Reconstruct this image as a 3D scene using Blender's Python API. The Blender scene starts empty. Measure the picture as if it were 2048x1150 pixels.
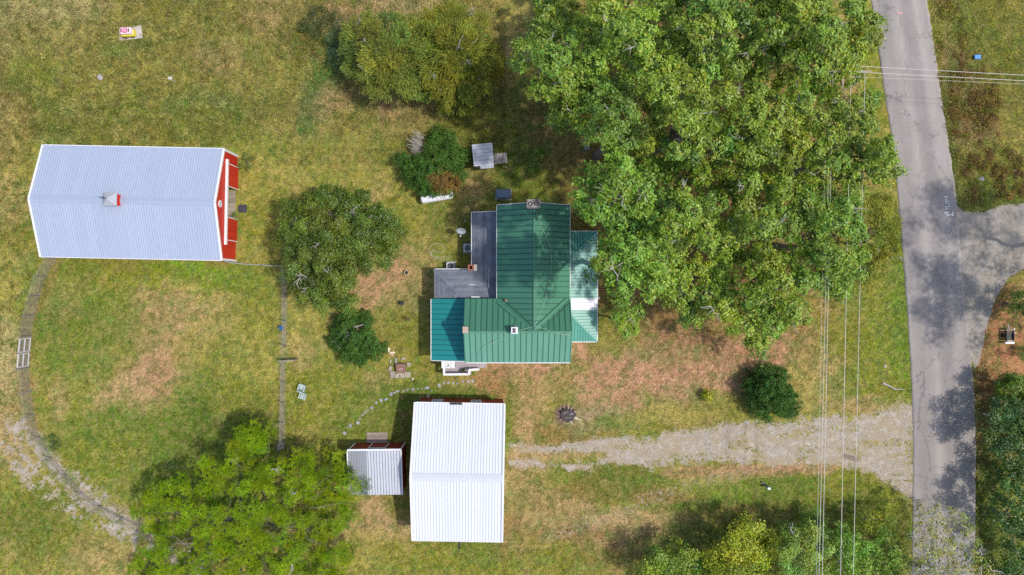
import bpy, math, random
import numpy as np
from mathutils import Vector
random.seed(7)
RNG = np.random.default_rng(7)
scene = bpy.context.scene
COL = scene.collection

# ---------------------------------------------------------------- camera
H = 65.0            # drone height in metres
MPP = 0.0476        # metres of ground per photo pixel (photo is 2048 wide)
cam_d = bpy.data.cameras.new('drone_camera')
cam_d.sensor_width = 36.0
cam_d.lens = 36.0 * (H / MPP) / 2048.0
cam_d.clip_start = 0.5
cam_d.clip_end = 3000.0
cam = bpy.data.objects.new('drone_camera', cam_d)
cam.location = (0, 0, H)
cam.rotation_euler = (0, 0, 0)
COL.objects.link(cam)
scene.camera = cam

# ---------------------------------------------------------------- world, sun, exposure
SUN_EL, SUN_AZ = math.radians(61.0), math.radians(-8.0)      # azimuth measured from +X
sun_dir = Vector((math.cos(SUN_EL) * math.cos(SUN_AZ), math.cos(SUN_EL) * math.sin(SUN_AZ), math.sin(SUN_EL)))
world = bpy.data.worlds.new('World')
scene.world = world
world.use_nodes = True
wn = world.node_tree.nodes
wl = world.node_tree.links
bg = wn.get('Background') or wn.new('ShaderNodeBackground')
sky = wn.new('ShaderNodeTexSky')
sky.sky_type = 'NISHITA'
sky.sun_disc = False
sky.sun_elevation = SUN_EL
sky.sun_rotation = math.pi / 2 - SUN_AZ
sky.air_density = 1.0
sky.dust_density = 2.0
sky.ozone_density = 1.0
wl.new(sky.outputs[0], bg.inputs[0])
bg.inputs[1].default_value = 0.15
sun_d = bpy.data.lights.new('sun', 'SUN')
sun_d.energy = 2.6
sun_d.angle = math.radians(1.6)
sun_d.color = (1.0, 0.955, 0.88)
sun = bpy.data.objects.new('sun', sun_d)
sun.rotation_euler = sun_dir.to_track_quat('Z', 'Y').to_euler()
sun.location = (40, 0, 60)
COL.objects.link(sun)
scene.view_settings.view_transform = 'Standard'
scene.view_settings.look = 'None'
scene.view_settings.gamma = 1.0
scene.view_settings.exposure = 0.2
scene.view_settings.use_curve_mapping = False
scene.render.engine = 'CYCLES'
scene.cycles.max_bounces = 6
scene.cycles.diffuse_bounces = 3
scene.cycles.transparent_max_bounces = 8
scene.cycles.use_denoising = False

# ---------------------------------------------------------------- helpers
def W(px, py, z=0.0):
    """a photo pixel seen at height z -> the point of the place"""
    k = MPP * (H - z) / H
    return Vector(((px - 1024.0) * k, (575.0 - py) * k, z))

def lin(r, g, b, k=1.0):
    def f(c):
        c /= 255.0
        return c / 12.92 if c <= 0.04045 else ((c + 0.055) / 1.055) ** 2.4
    return (f(r) * k, f(g) * k, f(b) * k)

class MB:
    def __init__(self):
        self.v, self.f, self.m = [], [], []
        self.cur = 0
    def add(self, verts, faces):
        n = len(self.v)
        self.v.extend([tuple(p) for p in verts])
        for f in faces:
            self.f.append([i + n for i in f]); self.m.append(self.cur)
    def hexa(self, b, t):
        """four bottom points and four top points, both counter-clockwise"""
        self.add(list(b) + list(t), [(3, 2, 1, 0), (4, 5, 6, 7), (0, 1, 5, 4), (1, 2, 6, 5), (2, 3, 7, 6), (3, 0, 4, 7)])
    def box(self, c, s, rz=0.0):
        cx, cy, cz = c; hx, hy, hz = s[0] / 2, s[1] / 2, s[2] / 2
        co, si = math.cos(rz), math.sin(rz)
        q = [(cx + x * co - y * si, cy + x * si + y * co) for x, y in ((-hx, -hy), (hx, -hy), (hx, hy), (-hx, hy))]
        self.hexa([(x, y, cz - hz) for x, y in q], [(x, y, cz + hz) for x, y in q])
    def beam(self, p, q, w, h, up=(0, 0, 1)):
        p, q = Vector(p), Vector(q)
        d = (q - p)
        if d.length < 1e-6: return
        d.normalize(); u = Vector(up)
        if abs(d.dot(u)) > 0.98: u = Vector((1, 0, 0))
        s = d.cross(u).normalized(); u = s.cross(d).normalized()
        s, u = s * w / 2, u * h / 2
        self.hexa([p - s - u, p + s - u, q + s - u, q - s - u], [p - s + u, p + s + u, q + s + u, q - s + u])
    def prism(self, pts, z0, z1):
        n = len(pts)
        f = lambda z, p: z(p[0], p[1]) if callable(z) else z
        self.add([(x, y, f(z0, (x, y))) for x, y in pts] + [(x, y, f(z1, (x, y))) for x, y in pts],
                 [tuple(range(n - 1, -1, -1)), tuple(range(n, 2 * n))] + [(i, (i + 1) % n, n + (i + 1) % n, n + i) for i in range(n)])
    def tube(self, pts, r, n=6, cap=True):
        pts = [Vector(p) for p in pts]
        rr = r if isinstance(r, (list, tuple)) else [r] * len(pts)
        base = len(self.v); prev = None
        for i, p in enumerate(pts):
            d = pts[min(i + 1, len(pts) - 1)] - pts[max(i - 1, 0)]
            if d.length < 1e-9: d = Vector((0, 0, 1))
            d.normalize()
            a = Vector((0, 0, 1)) if abs(d.z) < 0.9 else Vector((1, 0, 0))
            if prev is not None:
                a = prev
            s = d.cross(a)
            if s.length < 1e-5: s = d.cross(Vector((0.3, 1, 0.2)))
            s.normalize(); u = s.cross(d); prev = u
            for k in range(n):
                t = 2 * math.pi * k / n
                self.v.append(tuple(p + (s * math.cos(t) + u * math.sin(t)) * rr[i]))
        for i in range(len(pts) - 1):
            for k in range(n):
                a = base + i * n + k; b = base + i * n + (k + 1) % n
                self.f.append([a, b, b + n, a + n]); self.m.append(self.cur)
        if cap:
            self.f.append([base + k for k in range(n - 1, -1, -1)]); self.m.append(self.cur)
            e = base + (len(pts) - 1) * n
            self.f.append([e + k for k in range(n)]); self.m.append(self.cur)
    def lathe(self, prof, n=16, c=(0, 0, 0), sx=1.0, sy=1.0, rz=0.0):
        base = len(self.v)
        co, si = math.cos(rz), math.sin(rz)
        for r, z in prof:
            for k in range(n):
                t = 2 * math.pi * k / n
                x, y = r * math.cos(t) * sx, r * math.sin(t) * sy
                self.v.append((c[0] + x * co - y * si, c[1] + x * si + y * co, c[2] + z))
        for i in range(len(prof) - 1):
            for k in range(n):
                a = base + i * n + k; b = base + i * n + (k + 1) % n
                self.f.append([a, b, b + n, a + n]); self.m.append(self.cur)
        self.f.append([base + k for k in range(n - 1, -1, -1)]); self.m.append(self.cur)
        e = base + (len(prof) - 1) * n
        self.f.append([e + k for k in range(n)]); self.m.append(self.cur)
    def blob(self, c, r, n=10, m=6, jit=0.15, flat=1.0, seed=0):
        rg = random.Random(seed)
        base = len(self.v)
        self.v.append((c[0], c[1], c[2] + r[2]))
        for i in range(1, m):
            ph = math.pi * i / m
            for k in range(n):
                t = 2 * math.pi * k / n
                q = 1 + rg.uniform(-jit, jit)
                self.v.append((c[0] + r[0] * math.sin(ph) * math.cos(t) * q, c[1] + r[1] * math.sin(ph) * math.sin(t) * q, c[2] + r[2] * math.cos(ph) * q))
        self.v.append((c[0], c[1], c[2] - r[2]))
        for k in range(n):
            self.f.append([base, base + 1 + k, base + 1 + (k + 1) % n]); self.m.append(self.cur)
        for i in range(m - 2):
            for k in range(n):
                a = base + 1 + i * n + k; b = base + 1 + i * n + (k + 1) % n
                self.f.append([a, a + n, b + n, b]); self.m.append(self.cur)
        e = base + 1 + (m - 1) * n; o = base + 1 + (m - 2) * n
        for k in range(n):
            self.f.append([e, o + (k + 1) % n, o + k]); self.m.append(self.cur)
    def build(self, name, mat, parent=None, smooth=False, label=None, kind=None):
        me = bpy.data.meshes.new(name)
        me.from_pydata(self.v, [], self.f)
        mats = mat if isinstance(mat, (list, tuple)) else [mat]
        for q in mats: me.materials.append(q)
        if len(mats) > 1: me.polygons.foreach_set('material_index', self.m)
        if smooth: me.polygons.foreach_set('use_smooth', [True] * len(me.polygons))
        me.update()
        return link(name, me, parent, label, kind)

def link(name, me, parent=None, label=None, kind=None):
    o = bpy.data.objects.new(name, me)
    COL.objects.link(o)
    if parent is not None: o.parent = parent
    if label: o['label'] = label
    if kind: o['kind'] = kind
    return o

def tag(o, label, cat, group=None):
    o['label'] = label; o['category'] = cat
    if group: o['group'] = group
    return o

def thing(name, label, cat, loc=(0, 0, 0), rz=0.0, group=None):
    o = bpy.data.objects.new(name, None)
    o.empty_display_size = 0.3
    o.location = loc; o.rotation_euler = (0, 0, rz)
    COL.objects.link(o)
    return tag(o, label, cat, group)

def copy_tree(o, parent=None):
    c = o.copy(); COL.objects.link(c)
    if parent is not None: c.parent = parent
    for ch in list(o.children): copy_tree(ch, c)
    return c

# ---------------------------------------------------------------- materials
MATS = {}
def new_mat(name):
    m = bpy.data.materials.new(name); m.use_nodes = True
    nt = m.node_tree
    for n in list(nt.nodes): nt.nodes.remove(n)
    out = nt.nodes.new('ShaderNodeOutputMaterial')
    return m, nt, out

def surf(name, col, rough=0.7, metal=0.0, spec=0.4, var=0.25, scale=3.0, var2=0.12, scale2=40.0, stretch=(1, 1, 1), dirt=None, dirt_amt=0.0,
         bump=0.0, bscale=60.0, rand=0.0, coat=0.0):
    """a painted or natural surface: two scales of mottling, optional dirt, fine relief and a per-object difference"""
    if name in MATS: return MATS[name]
    m, nt, out = new_mat(name)
    N, L = nt.nodes.new, nt.links.new
    p = N('ShaderNodeBsdfPrincipled'); L(p.outputs[0], out.inputs[0])
    tc = N('ShaderNodeTexCoord'); mp = N('ShaderNodeMapping'); L(tc.outputs['Object'], mp.inputs[0])
    mp.inputs['Scale'].default_value = stretch
    def noise(sc, det=5, rg=0.6):
        n = N('ShaderNodeTexNoise'); n.inputs['Scale'].default_value = sc; n.inputs['Detail'].default_value = det
        n.inputs['Roughness'].default_value = rg; L(mp.outputs[0], n.inputs['Vector']); return n
    def math_(op, a, b):
        q = N('ShaderNodeMath'); q.operation = op
        for i, x in enumerate((a, b)):
            if hasattr(x, 'is_output'): L(x, q.inputs[i])
            else: q.inputs[i].default_value = x
        return q.outputs[0]
    n1, n2 = noise(scale), noise(scale2, 3, 0.7)
    a = math_('MULTIPLY', math_('SUBTRACT', n1.outputs['Fac'], 0.5), var * 2)
    b = math_('MULTIPLY', math_('SUBTRACT', n2.outputs['Fac'], 0.5), var2 * 2)
    k = math_('ADD', math_('ADD', a, b), 1.0)
    if rand:
        oi = N('ShaderNodeObjectInfo')
        k = math_('MULTIPLY', k, math_('ADD', math_('MULTIPLY', oi.outputs['Random'], rand), 1.0 - rand / 2))
    mx = N('ShaderNodeVectorMath'); mx.operation = 'SCALE'; mx.inputs[0].default_value = col[:3]; L(k, mx.inputs['Scale'])
    src = mx.outputs[0]
    if dirt:
        n3 = noise(scale * 0.6 + 0.3, 6, 0.65)
        rp = N('ShaderNodeMapRange'); rp.inputs[1].default_value = 0.52; rp.inputs[2].default_value = 0.72
        rp.inputs[4].default_value = dirt_amt; L(n3.outputs['Fac'], rp.inputs[0])
        mm = N('ShaderNodeMix'); mm.data_type = 'RGBA'; L(rp.outputs[0], mm.inputs[0]); L(src, mm.inputs[6]); mm.inputs[7].default_value = (*dirt, 1)
        src = mm.outputs[2]
    L(src, p.inputs['Base Color'])
    p.inputs['Roughness'].default_value = rough; p.inputs['Metallic'].default_value = metal
    p.inputs['Specular IOR Level'].default_value = spec
    if coat: p.inputs['Coat Weight'].default_value = coat
    if bump:
        nb = noise(bscale, 4, 0.7); bp = N('ShaderNodeBump'); bp.inputs['Strength'].default_value = bump; bp.inputs['Distance'].default_value = 0.02
        L(nb.outputs['Fac'], bp.inputs['Height']); L(bp.outputs[0], p.inputs['Normal'])
    MATS[name] = m
    return m

def foliage(name, rough=0.55, trans=0.22, spec=0.35):
    if name in MATS: return MATS[name]
    m, nt, out = new_mat(name)
    N, L = nt.nodes.new, nt.links.new
    at = N('ShaderNodeAttribute'); at.attribute_name = 'tint'
    p = N('ShaderNodeBsdfPrincipled'); p.inputs['Roughness'].default_value = rough; p.inputs['Specular IOR Level'].default_value = spec
    L(at.outputs['Color'], p.inputs['Base Color'])
    if trans:
        t = N('ShaderNodeBsdfTranslucent'); g = N('ShaderNodeVectorMath'); g.operation = 'MULTIPLY'; g.inputs[1].default_value = (1.25, 1.15, 0.5)
        L(at.outputs['Color'], g.inputs[0]); L(g.outputs[0], t.inputs[0])
        mx = N('ShaderNodeMixShader'); mx.inputs[0].default_value = trans
        L(p.outputs[0], mx.inputs[1]); L(t.outputs[0], mx.inputs[2]); L(mx.outputs[0], out.inputs[0])
    else:
        L(p.outputs[0], out.inputs[0])
    MATS[name] = m
    return m

M_LEAF = foliage('leaf', 0.42, 0.25, 0.55)
M_NEEDLE = foliage('evergreen_leaf', 0.6, 0.12, 0.3)
M_GRASS = foliage('grass_blade', 0.7, 0.2, 0.15)
M_BARK = surf('grey_bark', (0.22, 0.19, 0.165), 0.9, var=0.35, scale=4, stretch=(1, 1, .3), bump=0.6, bscale=25)
M_TWIG = surf('bleached_twig', (0.42, 0.39, 0.36), 0.9, var=0.3, scale=5)
M_WHITE = surf('white_paint', (0.78, 0.78, 0.77), 0.5, var=0.05, scale=2, var2=0.03, dirt=(0.5, 0.48, 0.43), dirt_amt=0.25)
M_GALV = surf('galvanised_steel', (0.36, 0.37, 0.38), 0.5, metal=0.4, var=0.15, scale=6)
M_CONC = surf('weathered_concrete', (0.40, 0.37, 0.33), 0.9, var=0.2, scale=2.5, dirt=(0.2, 0.17, 0.12), dirt_amt=0.6, bump=0.4)
M_WOOD = surf('weathered_wood', (0.33, 0.27, 0.22), 0.85, var=0.3, scale=4, stretch=(1, 1, 1), rand=0.5, bump=0.3)
M_DARK = surf('dark_opening', (0.03, 0.03, 0.032), 0.8)
M_BRICK = surf('red_brick', (0.38, 0.13, 0.075), 0.85, var=0.3, scale=12, rand=0.35)

# ---------------------------------------------------------------- numpy noise
def _hash(ix, iy, seed):
    h = (ix.astype(np.int64) * 374761393 + iy.astype(np.int64) * 668265263 + seed * 974634777) & 0xFFFFFFFF
    h = ((h ^ (h >> 13)) * 1274126177) & 0xFFFFFFFF
    h = h ^ (h >> 16)
    return (h & 0xFFFFFF) / float(0xFFFFFF)
def vnoise(x, y, seed=0):
    x0, y0 = np.floor(x), np.floor(y)
    fx, fy = x - x0, y - y0
    fx, fy = fx * fx * (3 - 2 * fx), fy * fy * (3 - 2 * fy)
    a, b = _hash(x0, y0, seed), _hash(x0 + 1, y0, seed)
    c, d = _hash(x0, y0 + 1, seed), _hash(x0 + 1, y0 + 1, seed)
    return (a * (1 - fx) + b * fx) * (1 - fy) + (c * (1 - fx) + d * fx) * fy
def fbm(x, y, seed=0, octv=4, gain=0.55):
    s, a, t = 0.0, 1.0, 0.0
    for o in range(octv):
        s = s + a * vnoise(x * 2 ** o + 17.3 * o, y * 2 ** o - 9.1 * o, seed + o); t += a; a *= gain
    return s / t
def in_poly(x, y, poly):
    r = np.zeros(np.shape(x), bool)
    n = len(poly)
    for i in range(n):
        x1, y1 = poly[i]; x2, y2 = poly[(i + 1) % n]
        if y1 == y2: continue
        c = ((y1 > y) != (y2 > y)) & (x < (x2 - x1) * (y - y1) / (y2 - y1) + x1)
        r ^= c
    return r
def dist_line(x, y, pts):
    d = np.full(np.shape(x), 1e9)
    for (x1, y1), (x2, y2) in zip(pts[:-1], pts[1:]):
        vx, vy = x2 - x1, y2 - y1
        t = np.clip(((x - x1) * vx + (y - y1) * vy) / (vx * vx + vy * vy + 1e-9), 0, 1)
        d = np.minimum(d, np.hypot(x - x1 - t * vx, y - y1 - t * vy))
    return d
def sdf_poly(x, y, poly):
    d = dist_line(x, y, list(poly) + [poly[0]])
    return np.where(in_poly(x, y, poly), d, -d)
def sstep(x, a, b):
    t = np.clip((x - a) / (b - a), 0, 1)
    return t * t * (3 - 2 * t)
# ================================================================ THE GROUND
K_ = 1 / 1.06
PAL = {k: np.array(lin(*v, K_)) for k, v in dict(
    straw=(162, 152, 72), tan=(176, 148, 104), pink=(184, 140, 110), olive=(124, 128, 38), green=(98, 120, 36),
    bright=(108, 152, 30), emer=(72, 124, 48), dkgreen=(80, 98, 30), brown=(138, 108, 66), red=(168, 114, 82),
    pale=(182, 170, 118), leaf=(150, 104, 74), lime=(134, 152, 48), grey=(150, 142, 128)).items()}
# x, y, rx, ry, colour, strength (ground pixels of the photo): grass, thatch and bare soil as they grow there
BLOBS = [
 (60,40,120,60,'pale',.6),(150,110,120,50,'straw',.5),(30,200,45,60,'brown',.6),(10,260,30,60,'tan',.6),(190,215,70,40,'green',.5),(250,150,200,30,'olive',.5),(60,160,50,50,'lime',.4),
 (330,120,160,70,'straw',.4),(420,235,80,45,'emer',.5),(460,280,60,30,'lime',.5),(330,255,140,30,'olive',.6),(120,270,60,25,'green',.5),(560,200,60,60,'straw',.5),(500,60,90,60,'straw',.5),
 (440,110,40,30,'tan',.5),(560,20,60,40,'tan',.5),(640,60,60,70,'olive',.5),(260,98,45,14,'green',.6),(400,60,60,40,'olive',.4),(30,330,40,90,'straw',.6),(25,450,35,70,'olive',.5),(20,560,30,60,'straw',.6),(15,400,25,40,'tan',.4),
 (620,235,16,60,'emer',.9),(605,285,10,45,'emer',.9),(640,190,14,40,'emer',.8),(665,130,22,45,'emer',.7),(645,70,40,30,'dkgreen',.4),(760,20,90,30,'tan',.8),(700,40,50,30,'tan',.6),(840,15,60,20,'pale',.5),(1000,60,70,60,'tan',.7),(980,20,80,40,'straw',.6),
 (700,220,70,50,'tan',.6),(780,225,70,35,'tan',.6),(690,280,60,50,'straw',.6),(740,270,80,40,'olive',.4),(560,330,70,45,'straw',.5),(540,300,40,20,'lime',.4),(640,330,50,30,'olive',.6),(700,350,60,30,'straw',.4),
 (950,200,60,80,'dkgreen',.6),(1000,190,16,40,'red',.6),(975,215,25,30,'brown',.5),(1040,260,110,70,'dkgreen',.8),(1080,330,80,60,'dkgreen',.7),(1050,390,80,30,'olive',.6),(1100,370,50,30,'lime',.3),(960,250,60,40,'olive',.6),(1110,250,50,40,'brown',.5),(1150,330,40,70,'brown',.6),
 (930,385,30,40,'tan',.5),(845,430,60,50,'straw',.6),(800,470,40,60,'olive',.5),(870,470,40,40,'straw',.4),(870,520,45,25,'olive',.6),(830,560,50,60,'tan',.5),(780,580,50,60,'pink',.6),(750,620,50,70,'tan',.7),(820,620,35,50,'green',.4),(800,660,50,40,'olive',.6),(730,545,40,40,'pink',.5),(900,440,50,40,'dkgreen',.5),
 (740,740,60,30,'straw',.6),(700,760,60,30,'green',.5),(760,770,60,20,'tan',.4),(640,740,60,60,'olive',.5),(610,650,40,60,'straw',.6),(605,700,30,30,'tan',.5),(620,830,60,50,'olive',.5),(660,790,50,40,'olive',.4),(720,850,60,30,'green',.6),(800,800,60,30,'green',.7),(760,790,60,15,'green',.5),(840,740,60,40,'olive',.5),(900,790,90,20,'green',.7),
 (600,600,25,80,'straw',.5),(500,370,60,40,'straw',.5),(520,440,40,60,'olive',.5),(530,500,40,40,'straw',.4),
 # paddock
 (400,555,100,26,'bright',.8),(330,565,60,20,'olive',.5),(470,560,50,30,'olive',.5),(200,540,70,20,'olive',.6),(140,600,50,35,'tan',.35),(210,605,40,30,'lime',.5),(90,620,20,50,'green',.6),(160,640,60,40,'dkgreen',.5),(250,560,60,30,'olive',.5),(380,630,70,45,'straw',.6),
 (350,660,90,60,'tan',.7),(280,720,90,40,'tan',.7),(390,720,70,50,'tan',.5),(320,700,110,70,'brown',.3),(250,780,50,45,'tan',.7),(330,740,60,30,'pink',.4),(430,700,60,60,'straw',.5),(200,700,50,40,'olive',.5),(150,720,40,60,'green',.5),(450,760,60,60,'olive',.5),(330,850,120,40,'green',.7),(180,860,90,40,'green',.5),(100,800,40,50,'olive',.5),(115,800,20,40,'tan',.4),
 (300,900,140,50,'green',.6),(120,560,60,40,'green',.5),(230,640,50,50,'green',.5),(500,650,50,90,'green',.4),(420,800,60,40,'green',.5),(220,940,90,50,'olive',.7),(460,860,90,60,'dkgreen',.7),(520,700,40,80,'straw',.6),(500,800,50,50,'olive',.5),(60,680,30,80,'green',.3),(380,950,120,60,'green',.5),(530,620,30,60,'olive',.5),
 # bottom left
 (60,1000,60,70,'olive',.7),(100,1050,90,60,'dkgreen',.5),(180,1070,80,40,'olive',.6),(20,800,30,80,'tan',.5),(15,700,25,60,'pale',.5),(200,1120,60,30,'tan',.4),(40,900,40,40,'tan',.5),
 # south of the sheds
 (760,1040,80,60,'tan',.8),(740,1110,90,40,'straw',.6),(790,1000,30,25,'olive',.6),(800,900,20,70,'dkgreen',.5),(900,1115,120,40,'olive',.7),(960,1100,50,20,'green',.6),(1030,1080,40,40,'brown',.5),(1050,1000,40,60,'brown',.4),(700,920,60,30,'olive',.5),(850,800,60,14,'dkgreen',.7),(930,785,60,12,'green',.7),
 # east yard
 (1090,760,70,30,'pink',.5),(1230,700,60,40,'pink',.6),(1330,690,70,30,'pink',.6),(1500,720,60,40,'pink',.5),(1060,790,40,30,'tan',.5),(1000,960,30,60,'tan',.4),(1300,745,160,45,'pink',.5),(990,760,30,30,'red',.6),(1050,740,60,25,'red',.45),(1170,745,70,30,'pink',.8),(1270,730,120,40,'pink',.8),(1400,715,110,30,'pink',.8),(1350,760,110,25,'tan',.7),(1200,800,60,30,'tan',.6),(1560,700,70,25,'pink',.6),(1610,690,60,30,'pink',.6),(1250,790,60,25,'olive',.4),(1330,790,60,18,'emer',.4),(1180,765,25,10,'emer',.4),
 (1290,742,260,48,'pink',.8),(1580,720,70,50,'pink',.6),(1190,790,80,30,'pink',.5),(1330,705,90,16,'emer',.25),(1080,800,60,40,'olive',.5),(1060,830,30,60,'tan',.5),(1120,870,90,20,'brown',.5),(1220,840,80,20,'grey',.35),(1280,845,80,20,'olive',.5),(1400,830,70,25,'tan',.5),(1450,820,70,25,'olive',.5),(1340,830,60,15,'straw',.5),(1020,850,15,70,'green',.7),(1045,860,20,60,'tan',.7),(1150,740,30,15,'olive',.4),
 (1640,720,50,90,'olive',.4),(1660,770,50,40,'tan',.5),(1650,640,40,60,'straw',.4),(1700,640,60,60,'olive',.6),(1740,700,50,60,'olive',.6),(1700,770,40,25,'emer',.5),(1780,650,40,90,'lime',.35),(1810,600,16,120,'bright',.45),(1806,730,22,70,'bright',.5),(1810,500,16,60,'bright',.4),(1800,600,30,150,'green',.5),(1750,770,60,30,'olive',.7),(1740,810,60,15,'tan',.5),(1600,780,40,40,'straw',.5),
 (1080,990,60,40,'emer',.35),(1070,950,60,40,'tan',.5),(1180,960,80,25,'olive',.6),(1200,1010,100,35,'brown',.5),(1120,1050,80,40,'tan',.5),(1250,1060,90,40,'tan',.7),(1180,1100,80,40,'brown',.5),(1100,1110,60,30,'olive',.6),(1330,1010,100,25,'olive',.6),(1330,1050,60,30,'tan',.6),(1250,960,80,25,'dkgreen',.5),
 (1450,1000,120,25,'green',.8),(1550,980,90,30,'green',.8),(1620,960,60,30,'green',.7),(1500,1040,90,30,'brown',.6),(1430,955,60,12,'tan',.6),(1330,990,60,12,'brown',.6),(1230,1030,60,14,'tan',.6),(1140,1065,60,14,'brown',.5),(1080,905,60,8,'tan',.5),(1420,975,60,14,'lime',.4),(1560,940,80,10,'pink',.5),(1650,930,80,10,'tan',.5),(1700,990,70,40,'olive',.7),(1760,1020,50,40,'lime',.5),(1740,960,60,20,'olive',.5),(1480,1100,160,50,'dkgreen',.6),(1650,1090,180,70,'dkgreen',.7),
 # under the grove
 (1400,420,180,160,'brown',.7),(1560,330,130,130,'brown',.6),(1400,430,90,90,'leaf',.5),(1280,560,110,70,'leaf',.6),(1280,450,80,50,'brown',.6),(1450,600,160,80,'leaf',.5),(1380,150,250,140,'brown',.6),(1300,640,60,40,'brown',.7),(1230,600,30,60,'dkgreen',.6),(1220,680,40,30,'olive',.6),(1620,330,60,40,'straw',.5),(1750,160,20,80,'olive',.8),
 # right verges
 (1880,40,20,60,'straw',.8),(1905,120,22,70,'tan',.6),(1890,60,30,30,'lime',.4),(1905,230,14,110,'green',.6),(1925,30,20,50,'bright',.45),(1960,80,25,60,'lime',.6),(1945,220,30,70,'brown',.75),(1965,270,40,50,'brown',.75),(1940,290,30,40,'tan',.4),(1925,350,22,50,'straw',.5),(1960,360,50,40,'lime',.5),(2010,350,50,60,'lime',.55),(1950,400,40,15,'dkgreen',.6),(2010,80,60,90,'olive',.6),(2020,180,50,60,'olive',.7),(2030,260,40,60,'straw',.5),(2040,30,40,40,'straw',.4),(1990,390,60,20,'green',.5),(1900,330,12,60,'green',.6),
 (2015,700,50,60,'red',.85),(2000,620,50,40,'leaf',.7),(1975,760,30,40,'leaf',.7),(1970,860,18,120,'leaf',.6),(1975,1020,25,110,'dkgreen',.8),(2000,1120,60,50,'dkgreen',.7),(2020,560,40,40,'brown',.7)]

GRAVEL_YARD = [(1018,890),(1100,886),(1130,884),(1220,876),(1290,872),(1400,862),(1470,846),(1540,838),(1640,834),(1720,830),(1770,816),(1800,802),(1832,798),(1832,1010),(1800,990),(1760,960),(1720,938),(1650,930),(1560,936),(1480,930),(1430,924),(1370,934),(1300,938),(1240,932),(1150,938),(1080,936),(1018,930),(1018,918),(1120,922),(1190,916),(1210,906),(1150,900),(1060,902),(1018,902)]
SIDE_ROAD = [(1912,404),(1928,420),(1960,424),(2000,410),(2060,402),(2180,398),(2180,545),(2060,528),(2015,560),(1990,600),(1975,650),(1966,690),(1960,720),(1950,745),(1936,700),(1920,600),(1910,500)]
FARM_TRACK = [[(-60,890),(20,910),(60,950),(110,985),(160,1020),(230,1060),(290,1090),(400,1130)],[(30,850),(60,890),(110,935),(170,985),(240,1030),(300,1062)]]
ROAD_L = [(1660,-600),(1700,-250),(1742,0),(1756,90),(1768,180),(1784,280),(1795,380),(1802,460),(1809,560),(1817,660),(1823,760),(1826,860),(1826,960),(1825,1060),(1823,1150),(1818,1400),(1806,1800)]
ROAD_R = [(1772,-600),(1808,-250),(1853,0),(1868,90),(1880,180),(1895,280),(1911,380),(1917,460),(1924,560),(1935,660),(1946,760),(1951,860),(1951,960),(1950,1060),(1948,1150),(1943,1400),(1931,1800)]

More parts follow.
